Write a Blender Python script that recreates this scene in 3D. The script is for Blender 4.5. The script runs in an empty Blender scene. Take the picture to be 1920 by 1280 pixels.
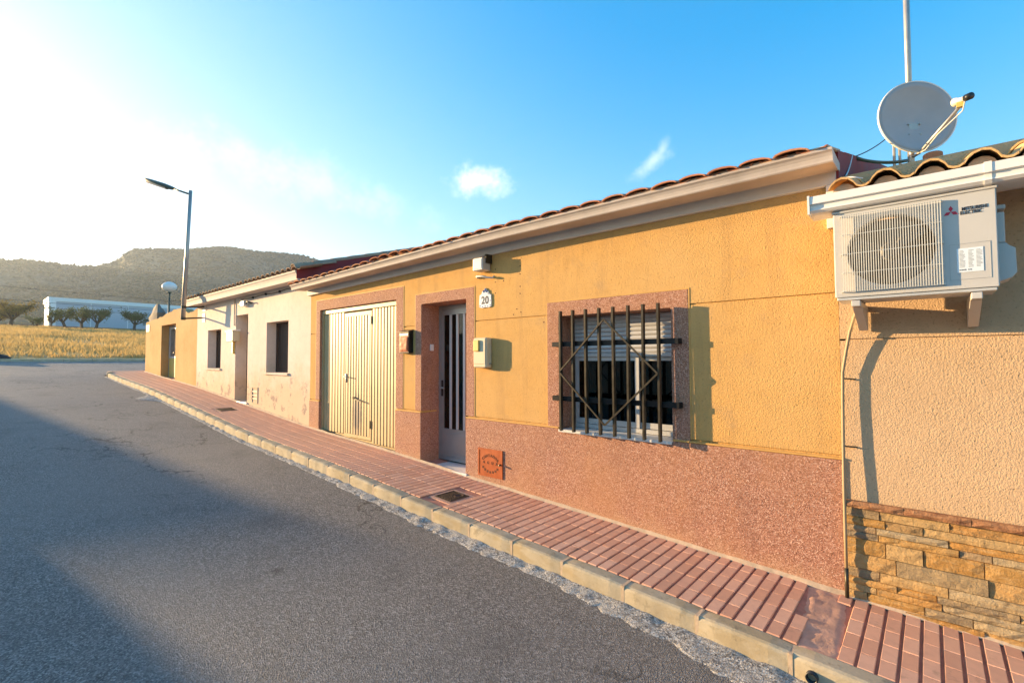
import bpy, bmesh, math, random
from mathutils import Vector, Matrix, noise
random.seed(7)
R = math.radians
S = bpy.context.scene
COL = S.collection

# ------------------------------------------------------------------ camera
cd = bpy.data.cameras.new('camera'); cam = bpy.data.objects.new('camera', cd); COL.objects.link(cam)
cd.sensor_width = 36; cd.lens = 16.875; cd.clip_start = 0.05; cd.clip_end = 9000
m = Matrix(((0.75374, 0.02772, 0.65659), (0.65716, -0.02595, -0.75330), (-0.00385, 0.99928, -0.03778)))
m = m.to_quaternion().to_matrix().to_4x4(); m.translation = (0, -4.1, 1.8)
cam.matrix_world = m
S.camera = cam

# ------------------------------------------------------------------ light
SUN_AZ, SUN_EL = 18.0, 8.0          # degrees off the facade line, degrees above the horizon
sd = Vector((-math.cos(R(SUN_AZ))*math.cos(R(SUN_EL)), -math.sin(R(SUN_AZ))*math.cos(R(SUN_EL)), math.sin(R(SUN_EL))))
ld = bpy.data.lights.new('sun', 'SUN'); ld.energy = 5.0; ld.angle = R(0.4); ld.color = (1.0, 0.675, 0.335)
lo = bpy.data.objects.new('sun', ld); COL.objects.link(lo); lo.location = (-20, -8, 12)
lo.rotation_euler = (-sd).to_track_quat('-Z', 'Y').to_euler()

world = bpy.data.worlds.new('World'); S.world = world; world.use_nodes = True
nt = world.node_tree; nt.nodes.clear()
def wn(t, **k):
    n = nt.nodes.new(t)
    for a, b in k.items(): setattr(n, a, b)
    return n
sky = wn('ShaderNodeTexSky', sky_type='NISHITA', sun_disc=False)
sky.sun_elevation = R(SUN_EL); sky.sun_rotation = math.atan2(sd.x, sd.y)
sky.altitude = 400; sky.air_density = 1.0; sky.dust_density = 0.9; sky.ozone_density = 2.5
hs = wn('ShaderNodeHueSaturation'); hs.inputs['Hue'].default_value = 0.505; hs.inputs['Saturation'].default_value = 1.68; hs.inputs['Value'].default_value = 1.12
def vm(op, a, b):
    n = wn('ShaderNodeVectorMath', operation=op)
    for i, v in enumerate((a, b)):
        if isinstance(v, (int, float)): n.inputs[i].default_value = (v, v, v)
        else: nt.links.new(v, n.inputs[i])
    return n.outputs[0]
soft = vm('DIVIDE', vm('MULTIPLY', sky.outputs[0], 1.62), vm('ADD', vm('MULTIPLY', sky.outputs[0], .46), 1.0))
nt.links.new(soft, hs.inputs['Color'])
tcw = wn('ShaderNodeTexCoord')
def wmath(op, a, b=None, c=None):
    n = wn('ShaderNodeMath', operation=op)
    for i, v in enumerate((a, b, c)):
        if v is None: continue
        if isinstance(v, (int, float)): n.inputs[i].default_value = v
        else: nt.links.new(v, n.inputs[i])
    return n.outputs[0]
cn = wn('ShaderNodeTexNoise'); cn.inputs['Scale'].default_value = 22; cn.inputs['Detail'].default_value = 7; cn.inputs['Roughness'].default_value = 0.62
nt.links.new(tcw.outputs['Generated'], cn.inputs['Vector'])
def cloud(d, ax, rx, ry, dens):
    """soft cloud patch: d direction, ax in-plane long axis tilt (deg), rx / ry angular radii"""
    d = Vector(d).normalized(); h = Vector((-d.y, d.x, 0)).normalized() * -1; v = h.cross(d)
    if v.z < 0: v = -v
    a = h*math.cos(R(ax)) + v*math.sin(R(ax)); b = -h*math.sin(R(ax)) + v*math.cos(R(ax))
    def dot(vec, r):
        n = wn('ShaderNodeVectorMath', operation='DOT_PRODUCT'); n.inputs[1].default_value = vec/r
        nt.links.new(tcw.outputs['Generated'], n.inputs[0]); return n.outputs['Value']
    da, db = dot(a, rx), dot(b, ry)
    front = wmath('GREATER_THAN', dot(d, 1.0), 0.3)
    rr = wmath('SQRT', wmath('ADD', wmath('MULTIPLY', da, da), wmath('MULTIPLY', db, db)))
    e = wmath('SUBTRACT', wmath('ADD', wmath('SUBTRACT', 1.0, rr), wmath('MULTIPLY', cn.outputs[0], 1.9)), 1.0)
    n = wn('ShaderNodeMapRange'); n.interpolation_type = 'SMOOTHSTEP'; nt.links.new(e, n.inputs[0])
    n.inputs[1].default_value = 0.0; n.inputs[2].default_value = 1.15; n.inputs[4].default_value = dens
    return wmath('MULTIPLY', n.outputs[0], front)
cl = [cloud((-0.662, 0.664, 0.352), 4, 0.082, 0.042, 0.75), cloud((-0.388, 0.845, 0.368), 38, 0.055, 0.022, 0.35),
      cloud((-0.365, 0.845, 0.388), 60, 0.030, 0.014, 0.3), cloud((-0.86, 0.38, 0.335), -10, 0.32, 0.06, 0.22)]
tot = cl[0]
for c in cl[1:]: tot = wmath('MAXIMUM', tot, c)
cmix = wn('ShaderNodeMix', data_type='RGBA'); cmix.inputs[7].default_value = (3.6, 3.55, 3.5, 1)
nt.links.new(tot, cmix.inputs[0]); nt.links.new(hs.outputs[0], cmix.inputs[6])
bg = wn('ShaderNodeBackground'); bg.inputs['Strength'].default_value = 0.15
nt.links.new(cmix.outputs[2], bg.inputs[0])
wo = wn('ShaderNodeOutputWorld'); nt.links.new(bg.outputs[0], wo.inputs[0])

S.view_settings.view_transform = 'Standard'; S.view_settings.look = 'None'
S.view_settings.gamma = 1; S.view_settings.exposure = 1.95
S.render.engine = 'CYCLES'; S.cycles.max_bounces = 6; S.cycles.diffuse_bounces = 3; S.cycles.glossy_bounces = 3; S.cycles.use_denoising = True

# ------------------------------------------------------------------ material helpers
class MT:
    def __init__(s, name):
        s.m = bpy.data.materials.new(name); s.m.use_nodes = True; s.nt = s.m.node_tree
        s.b = s.nt.nodes['Principled BSDF']
        g = s.nt.nodes.new('ShaderNodeNewGeometry'); s.pos = g.outputs['Position']
        s.rnd = None; s.h = []
    def n(s, t, **k):
        n = s.nt.nodes.new(t)
        for a, v in k.items(): setattr(n, a, v)
        return n
    def l(s, a, b): s.nt.links.new(a, b)
    def set(s, n, i, v):
        if isinstance(v, (int, float, tuple)): n.inputs[i].default_value = v
        else: s.l(v, n.inputs[i])
    def stretch(s, sc, loc=(0, 0, 0)):
        n = s.n('ShaderNodeMapping'); s.l(s.pos, n.inputs[0]); n.inputs['Scale'].default_value = sc
        n.inputs['Location'].default_value = loc
        return n.outputs[0]
    def noise(s, scale, detail=4, rough=0.55, vec=None, dist=0.0):
        n = s.n('ShaderNodeTexNoise'); s.l(vec or s.pos, n.inputs['Vector'])
        n.inputs['Scale'].default_value = scale; n.inputs['Detail'].default_value = detail
        n.inputs['Roughness'].default_value = rough; n.inputs['Distortion'].default_value = dist
        return n.outputs[0]
    def vor(s, scale, out='Distance', vec=None, feature='F1'):
        n = s.n('ShaderNodeTexVoronoi'); n.feature = feature; s.l(vec or s.pos, n.inputs['Vector'])
        n.inputs['Scale'].default_value = scale
        return n.outputs[out]
    def ramp(s, f, pts):
        n = s.n('ShaderNodeValToRGB'); e = n.color_ramp.elements
        while len(e) < len(pts): e.new(0.5)
        for q, (p, c) in zip(e, pts):
            q.position = p; q.color = (c, c, c, 1) if isinstance(c, (int, float)) else (*c, 1)
        s.l(f, n.inputs[0]); return n.outputs[0]
    def mix(s, f, a, b, mode='MIX'):
        n = s.n('ShaderNodeMix', data_type='RGBA', blend_type=mode)
        s.set(n, 0, f)
        for i, v in ((6, a), (7, b)):
            s.set(n, i, (*v, 1) if isinstance(v, tuple) and len(v) == 3 else v)
        return n.outputs[2]
    def math(s, op, a, b=0.0):
        n = s.n('ShaderNodeMath', operation=op); s.set(n, 0, a); s.set(n, 1, b); return n.outputs[0]
    def rng(s, f, a, b, c=0.0, d=1.0):
        n = s.n('ShaderNodeMapRange'); s.set(n, 0, f)
        for i, v in ((1, a), (2, b), (3, c), (4, d)): n.inputs[i].default_value = v
        return n.outputs[0]
    def rand(s):
        if s.rnd is None: s.rnd = s.n('ShaderNodeObjectInfo').outputs['Random']
        return s.rnd
    def sep(s):
        n = s.n('ShaderNodeSeparateXYZ'); s.l(s.pos, n.inputs[0]); return n.outputs
    def col(s, c): s.set(s.b, 'Base Color', (*c, 1) if isinstance(c, tuple) else c); return s
    def rough(s, v): s.set(s.b, 'Roughness', v); return s
    def spec(s, v): s.b.inputs['Specular IOR Level'].default_value = v; return s
    def metal(s, v): s.b.inputs['Metallic'].default_value = v; return s
    def bump(s, h, strength=0.3, dist=0.01):
        n = s.n('ShaderNodeBump'); n.inputs['Strength'].default_value = strength; n.inputs['Distance'].default_value = dist
        s.l(h, n.inputs['Height'])
        if s.h: s.l(s.h[-1], n.inputs['Normal'])
        s.h.append(n.outputs[0]); s.l(n.outputs[0], s.b.inputs['Normal']); return s
M = {}
def plain(name, c, rough=0.6, metal=0.0, var=0.15, sc=6.0, bump=0.0, bsc=80, spec=0.4):
    t = MT(name); f = t.noise(sc, 5, 0.6)
    d = tuple(x*(1-var) for x in c); e = tuple(min(1, x*(1+var)) for x in c)
    t.col(t.mix(t.rng(f, .3, .7), d, e)).rough(t.rng(f, .3, .7, rough*.9, min(1, rough*1.1))).metal(metal).spec(spec)
    if bump: t.bump(t.noise(bsc, 3), bump, .004)
    M[name] = t.m; return t
def stucco(name, c, c2, bsc, strength, dist, stain=None):
    t = MT(name); big = t.noise(0.9, 5, .6); med = t.noise(7, 5, .65)
    col = t.mix(t.rng(big, .3, .7), c, c2)
    col = t.mix(t.math('MULTIPLY', t.rng(med, .45, .75), .35), col, tuple(x*.72 for x in c))
    fine = t.noise(bsc, 3, .6); v = t.noise(bsc*.45, 4, .7)
    pits = t.rng(t.noise(bsc*.7, 2, .5), .24, .40)
    col = t.mix(t.math('MULTIPLY', t.math('SUBTRACT', 1.0, pits), .55), col, tuple(x*.45 for x in c))  # pits also darkened in colour, standing in for shade in the grain
    if stain: col = stain(t, col)
    t.col(col).rough(.92).spec(.2)
    h = t.math('ADD', t.math('MULTIPLY', fine, .7), t.math('MULTIPLY', v, .6))
    t.bump(t.math('ADD', h, t.math('MULTIPLY', pits, .5)), strength, dist)
    M[name] = t.m
def granulate(name):
    t = MT(name); cell = t.vor(150, 'Color'); sx = t.n('ShaderNodeSeparateColor'); t.l(cell, sx.inputs[0])
    col = t.ramp(sx.outputs[0], [(0.0, (.17, .075, .05)), (.25, (.33, .155, .105)), (.55, (.42, .205, .14)), (.82, (.51, .275, .195)), (1.0, (.66, .45, .36))])
    x, y, z = t.sep()
    col = t.mix(t.math('MULTIPLY', t.rng(t.noise(1.1, 6, .65), .42, .68), .45), col, (.50, .25, .115))
    col = t.mix(t.math('MULTIPLY', t.rng(t.noise(2.4, 6, .7, t.stretch((1, 1, .5))), .55, .72), .4), col, (.22, .11, .085))
    up = t.math('ADD', z, t.math('MULTIPLY', x, .057)); splash = t.rng(t.math('ADD', up, t.math('MULTIPLY', t.noise(5, 6, .7), .5)), .32, .52, 1.0, 0.0)
    col = t.mix(t.math('MULTIPLY', splash, .5), col, (.52, .33, .19))
    t.col(col).rough(.82).spec(.25)
    t.bump(t.math('ADD', t.vor(150), t.math('MULTIPLY', t.noise(220, 2), .5)), .6, .005)
    M[name] = t.m

def stain_white(t, col):
    x, y, z = t.sep()
    low = t.rng(t.math('ADD', z, t.math('MULTIPLY', t.noise(2.2, 5, .7), 1.5)), 1.95, 2.55, 1.0, 0.0)
    col = t.mix(t.math('MULTIPLY', low, .55), col, (.55, .38, .20))
    pt = t.rng(t.noise(3.2, 6, .72), .54, .60)
    m_ = t.math('MULTIPLY', pt, t.rng(z, 1.25, 1.75, 1.0, 0.0))
    return t.mix(t.math('MULTIPLY', m_, .8), col, (.30, .22, .20))
def stain_yellow(t, col):
    x, y, z = t.sep()
    col = t.mix(t.math('MULTIPLY', t.rng(t.noise(.55, 6, .62), .40, .66), .55), col, (.64, .42, .19))
    w = t.noise(1.0, 6, .65, t.stretch((6.0, 1, .45)))
    col = t.mix(t.math('MULTIPLY', t.rng(w, .53, .74), .55), col, (.42, .255, .11))
    col = t.mix(t.math('MULTIPLY', t.rng(t.noise(3.4, 6, .7), .56, .68), .45), col, (.46, .30, .15))
    g = t.rng(t.math('SUBTRACT', z, t.math('MULTIPLY', t.noise(2.2, 6, .7, t.stretch((3, 1, .6))), .55)), 2.55, 2.85)
    return t.mix(t.math('MULTIPLY', g, .35), col, (.36, .24, .13))
stucco('render_ochre', (.615, .345, .105), (.67, .395, .14), 95, .9, .008, stain_yellow)
stucco('render_pink', (.58, .395, .23), (.64, .45, .28), 100, .8, .009)
stucco('render_white', (.73, .60, .505), (.79, .68, .595), 160, .25, .003, stain_white)
stucco('render_old', (.46, .255, .085), (.56, .34, .135), 60, .5, .010, stain_yellow)
stucco('render_far', (.62, .50, .38), (.68, .56, .44), 60, .3, .01)
granulate('granulate')
plain('paint_yellow', (.60, .34, .10), .7, var=.12)
plain('maroon', (.24, .030, .032), .75, var=.2, sc=2)
plain('cornice', (.50, .44, .40), .75, var=.18, sc=3, bump=.15, bsc=40)
plain('cornice_white', (.66, .63, .60), .7, var=.08, sc=3)
plain('white_paint', (.80, .76, .70), .5, var=.05)
plain('pvc_white', (.78, .76, .73), .4, var=.04)
plain('alu', (.40, .40, .385), .38, .55, var=.06)
plain('alu_light', (.58, .58, .57), .4, .3, var=.05)
plain('iron', (.062, .052, .036), .42, .5, var=.3, sc=20, bump=.1)
plain('iron_black', (.012, .012, .013), .4, .3, var=.3)
plain('lamp_green', (.07, .10, .085), .5, .3, var=.2)
plain('galvanised', (.42, .40, .37), .45, .6, var=.15)
plain('meter_grey', (.60, .52, .36), .55, var=.06)
plain('meter_yellow', (.74, .50, .13), .5, var=.06)
plain('plastic_white', (.78, .77, .74), .4, var=.03)
plain('plastic_black', (.02, .02, .022), .4, var=.1)
plain('ac_white', (.52, .505, .475), .42, var=.03)
plain('ac_guard', (.72, .68, .58), .45, var=.05)
plain('coil', (.20, .15, .10), .5, .4, var=.3, sc=60)
plain('fan_grey', (.13, .125, .12), .5, var=.1)
plain('dish_grey', (.36, .37, .39), .5, var=.05)
plain('logo_red', (.55, .02, .05), .5, var=.0)
plain('ink', (.02, .02, .03), .6, var=.0)
plain('ink_grey', (.22, .25, .28), .6, var=.0)
plain('ink_blue', (.03, .06, .25), .6, var=.0)
plain('sticker', (.74, .80, .84), .4, var=.02)
plain('ceramic', (.78, .78, .80), .2, var=.04, spec=.5)
plain('orange_plate', (.40, .088, .02), .45, var=.15, sc=14)
plain('plate_ink', (.10, .02, .008), .7, var=.0)
plain('copper_relief', (.42, .105, .04), .6, .0, var=.35, sc=30, bump=.5, bsc=60)
plain('wood_dark', (.055, .028, .018), .6, var=.3, sc=8)
plain('conduit', (.36, .27, .16), .5, var=.08)
plain('mortar', (.52, .40, .28), .95, var=.2, sc=14, bump=.5)
plain('mortar_pink', (.56, .33, .235), .95, var=.2, sc=9, bump=.6, bsc=50)
plain('marble', (.72, .70, .66), .3, var=.06, sc=4)
plain('curtain', (.30, .30, .32), .9, var=.1)
plain('room', (.05, .05, .05), .95, var=.1)
plain('cable_black', (.02, .02, .02), .6, var=.1)
plain('cable_white', (.65, .63, .60), .6, var=.1)
plain('cast_iron', (.085, .058, .042), .75, .3, var=.4, sc=30, bump=.7, bsc=90)
plain('warehouse_white', (.44, .48, .56), .6, var=.03, sc=.3)
plain('warehouse_trim', (.78, .80, .82), .5, var=.03)
plain('globe_glass', (.82, .78, .74), .3, var=.02)
plain('bark', (.10, .075, .055), .9, var=.3, sc=8, bump=.5, bsc=20)
plain('far_stone', (.20, .17, .14), .9, var=.3, sc=1.5)
plain('dark_lump', (.03, .028, .028), .9, var=.3)

# roof clay: per tile variation
def clay(name, cs, moss):
    t = MT(name); f = t.noise(24, 5, .65)
    c = t.ramp(t.rand(), [(0.0, cs[0]), (.5, cs[1]), (1.0, cs[2])])
    c = t.mix(t.math('MULTIPLY', t.rng(f, .5, .75), .6), c, tuple(x*.45 for x in cs[1]))
    c = t.mix(t.math('MULTIPLY', t.rng(t.noise(9, 5, .7), .56, .70), moss), c, (.10, .085, .06))
    t.col(c).rough(.85).spec(.25); t.bump(t.noise(70, 3), .35, .006); M[name] = t.m
clay('clay_red', [(.46, .17, .085), (.56, .22, .11), (.62, .30, .16)], .55)
clay('clay_buff', [(.66, .39, .16), (.72, .44, .19), (.76, .48, .22)], .15)
clay('clay_brown', [(.30, .19, .12), (.36, .23, .15), (.40, .27, .17)], .6)
# pavement tiles
t = MT('paver'); f = t.noise(18, 5, .6)
c = t.ramp(t.rand(), [(0, (.68, .35, .22)), (.5, (.77, .42, .275)), (1, (.82, .48, .325))])
c = t.mix(t.math('MULTIPLY', t.rng(f, .45, .75), .3), c, (.50, .26, .19))
c = t.mix(t.math('MULTIPLY', t.rng(t.noise(1.3, 5, .65), .5, .75), .45), c, (.58, .36, .26))
c = t.mix(t.math('MULTIPLY', t.rng(t.noise(5, 5, .7), .62, .72), .5), c, (.34, .19, .13))
t.col(c).rough(.8).spec(.3); t.bump(t.noise(150, 3), .25, .004); M['paver'] = t.m
plain('paver_joint', (.46, .21, .145), .95, var=.2, sc=10, bump=.4)
# kerb concrete
t = MT('kerb'); f = t.noise(5, 6, .65); x, y, z = t.sep()
c = t.mix(t.rng(f, .3, .7), (.40, .33, .22), (.55, .47, .33))
c = t.mix(t.math('MULTIPLY', t.rng(t.noise(3.5, 5, .6, t.stretch((1, 1, 2.5))), .5, .62), .55), c, (.36, .26, .12))
c = t.mix(t.math('MULTIPLY', t.rand(), .18), c, (.62, .55, .42)); c = t.mix(t.math('MULTIPLY', t.rng(t.noise(9, 6, .75), .56, .68), .6), c, (.20, .165, .11)); c = t.mix(t.math('MULTIPLY', t.rng(t.noise(1.1, 5, .7), .5, .7), .5), c, (.30, .26, .18))
t.col(c).rough(.88).spec(.25); t.bump(t.noise(60, 5, .7), .4, .006); M['kerb'] = t.m
# asphalt
t = MT('asphalt'); v = t.vor(120, 'Color'); sx = t.n('ShaderNodeSeparateColor'); t.l(v, sx.inputs[0]); x, y, z = t.sep()
c = t.ramp(sx.outputs[0], [(0, (.060, .056, .052)), (.35, (.145, .135, .124)), (.7, (.235, .218, .20)), (1, (.44, .41, .37))])
c = t.mix(t.rng(t.noise(.30, 6, .62), .38, .64, .0, .55), c, (.235, .215, .195))
c = t.mix(t.math('MULTIPLY', t.rng(t.noise(1.3, 6, .7), .52, .70), .45), c, (.075, .074, .076))
trk = t.rng(t.math('ABSOLUTE', t.math('SUBTRACT', t.math('ABSOLUTE', t.math('ADD', y, t.math('ADD', 3.6, t.math('MULTIPLY', t.noise(.25, 2), .8)))), .75)), .05, .45, .35, 0.0)
c = t.mix(t.math('MULTIPLY', trk, t.rng(t.noise(2.0, 5, .7, t.stretch((.3, 1, 1))), .35, .65)), c, (.25, .232, .212))
c = t.mix(t.math('MULTIPLY', t.rng(t.noise(2.3, 5, .65), .68, .73), .7), c, (.03, .03, .032))
nv = t.n('ShaderNodeVectorMath', operation='ADD'); t.l(t.pos, nv.inputs[0]); nn_ = t.n('ShaderNodeTexNoise'); nn_.inputs['Scale'].default_value = 2.5; nn_.inputs['Detail'].default_value = 4; t.l(t.pos, nn_.inputs['Vector']); t.l(nn_.outputs['Color'], nv.inputs[1])
crk = t.rng(t.vor(.55, 'Distance', nv.outputs[0], 'DISTANCE_TO_EDGE'), .003, .011, 1.0, 0.0)
crk = t.math('MULTIPLY', crk, t.rng(t.noise(.5, 3), .50, .58))
c = t.mix(t.math('MULTIPLY', crk, .8), c, (.025, .025, .026))
t.col(c).rough(.74).spec(.45)
t.bump(t.vor(120), .9, .009).bump(t.noise(30, 5, .75), .5, .014); M['asphalt'] = t.m
# cement gutter strip
t = MT('cement'); f = t.noise(30, 6, .75); v = t.vor(85, 'Color'); sx = t.n('ShaderNodeSeparateColor'); t.l(v, sx.inputs[0])
c = t.ramp(sx.outputs[0], [(0, (.11, .105, .10)), (.3, (.27, .255, .235)), (.65, (.43, .405, .37)), (1, (.68, .645, .59))])
c = t.mix(t.math('MULTIPLY', t.rng(t.noise(5, 6, .75), .47, .64), .6), c, (.52, .485, .43))
c = t.mix(t.math('MULTIPLY', t.rng(t.noise(3.3, 6, .75), .56, .66), .7), c, (.22, .21, .20))
t.col(c).rough(.95).spec(.15); t.bump(t.vor(85), .8, .008).bump(f, .9, .014); M['cement'] = t.m
# stone cladding
t = MT('ledge_stone'); f = t.noise(14, 6, .7, t.stretch((1, 1, 3.0)))
c = t.ramp(t.rand(), [(0, (.36, .18, .045)), (.2, (.46, .26, .08)), (.4, (.24, .19, .13)), (.58, (.50, .36, .18)), (.74, (.48, .24, .06)), (.88, (.30, .25, .18)), (1, (.54, .41, .23))])
c = t.mix(t.rng(f, .46, .66, 0, .6), c, (.54, .38, .19))
c = t.mix(t.math('MULTIPLY', t.rng(t.noise(22, 6, .75), .55, .66), .75), c, (.20, .14, .075))
t.col(c).rough(.8).spec(.3); t.bump(t.noise(35, 6, .75), .9, .02); M['ledge_stone'] = t.m
t = MT('coping_stone'); f = t.noise(16, 6, .7)
c = t.mix(t.rng(f, .35, .65), (.24, .105, .055), (.50, .27, .14)); c = t.mix(t.math('MULTIPLY', t.rand(), .4), c, (.34, .18, .10))
t.col(c).rough(.85).spec(.25); t.bump(t.noise(40, 6, .75), 1.0, .02); M['coping_stone'] = t.m
# garage paint with soot stain
t = MT('garage_cream'); x, y, z = t.sep()
c = t.mix(t.rng(t.noise(3, 5, .6), .3, .7), (.50, .37, .185), (.56, .43, .23))
c = t.mix(t.math('MULTIPLY', t.rng(t.noise(2, 5, .7, t.stretch((9, 1, .5))), .52, .75), .45), c, (.44, .30, .15))
def blob(cx, cz, rx, rz):
    a = t.math('DIVIDE', t.math('SUBTRACT', x, cx), rx); b = t.math('DIVIDE', t.math('SUBTRACT', z, cz), rz)
    d = t.math('SQRT', t.math('ADD', t.math('MULTIPLY', a, a), t.math('MULTIPLY', b, b)))
    return t.rng(t.math('ADD', d, t.math('MULTIPLY', t.noise(16, 5, .7, t.stretch((2, 1, .6))), 1.3)), 1.3, 2.0, 1.0, 0.0)
c = t.mix(t.math('MULTIPLY', blob(-6.90, .95, .13, .30), .9), c, (.10, .085, .09))
c = t.mix(t.math('MULTIPLY', blob(-7.22, 1.75, .08, .45), .45), c, (.22, .19, .17))
t.col(c).rough(.5).spec(.4); M['garage_cream'] = t.m
# glass
t = MT('glass'); g = t.n('ShaderNodeBsdfGlossy'); g.inputs['Roughness'].default_value = .03
tr = t.n('ShaderNodeBsdfTransparent'); tr.inputs[0].default_value = (.30, .31, .33, 1)
fr = t.n('ShaderNodeFresnel'); fr.inputs[0].default_value = 1.5; mx = t.n('ShaderNodeMixShader')
t.l(fr.outputs[0], mx.inputs[0]); t.l(tr.outputs[0], mx.inputs[1]); t.l(g.outputs[0], mx.inputs[2])
t.l(mx.outputs[0], t.nt.nodes['Material Output'].inputs['Surface']); M['glass'] = t.m
# vegetation, land
def leaf(name, a, b):
    t = MT(name); c = t.mix(t.rng(t.noise(1.7, 3), .3, .7), a, b)
    t.col(c).rough(.7).spec(.2); t.b.inputs['Transmission Weight'].default_value = 0
    tl = t.n('ShaderNodeBsdfTranslucent'); t.l(c, tl.inputs[0]); ms = t.n('ShaderNodeMixShader'); ms.inputs[0].default_value = .35
    o = t.nt.nodes['Material Output']; t.l(t.b.outputs[0], ms.inputs[1]); t.l(tl.outputs[0], ms.inputs[2]); t.l(ms.outputs[0], o.inputs['Surface'])
    M[name] = t.m
leaf('leaf_olive', (.10, .125, .04), (.17, .18, .06)); leaf('leaf_dark', (.065, .10, .035), (.12, .15, .05))
leaf('leaf_gold', (.17, .14, .045), (.26, .20, .065)); leaf('dry_grass', (.50, .32, .11), (.66, .46, .19))
t = MT('field_soil'); f = t.noise(.25, 6, .65)
c = t.mix(t.rng(f, .35, .65), (.38, .25, .11), (.54, .38, .17)); c = t.mix(t.rng(t.noise(1.2, 5, .7), .5, .7, 0, .5), c, (.24, .17, .10))
t.col(c).rough(.95).spec(.1); t.bump(t.noise(3, 5, .7), .8, .2); M['field_soil'] = t.m
t = MT('hill_scrub'); v = t.vor(.085); f = t.noise(.012, 6, .65); f2 = t.noise(.10, 5, .7)
c = t.mix(t.rng(f, .35, .65), (.050, .062, .036), (.105, .098, .065))
c = t.mix(t.rng(f2, .48, .68, 0, .75), c, (.155, .13, .092)); c = t.mix(t.rng(v, .1, .6, .85, 0.0), c, (.020, .032, .016))
t.col(c).rough(.95).spec(.05); t.bump(v, 1.0, 6.0); M['hill_scrub'] = t.m

plain('hill_bush', (.035, .05, .025), .95, var=.4, sc=.02, spec=.05)
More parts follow.
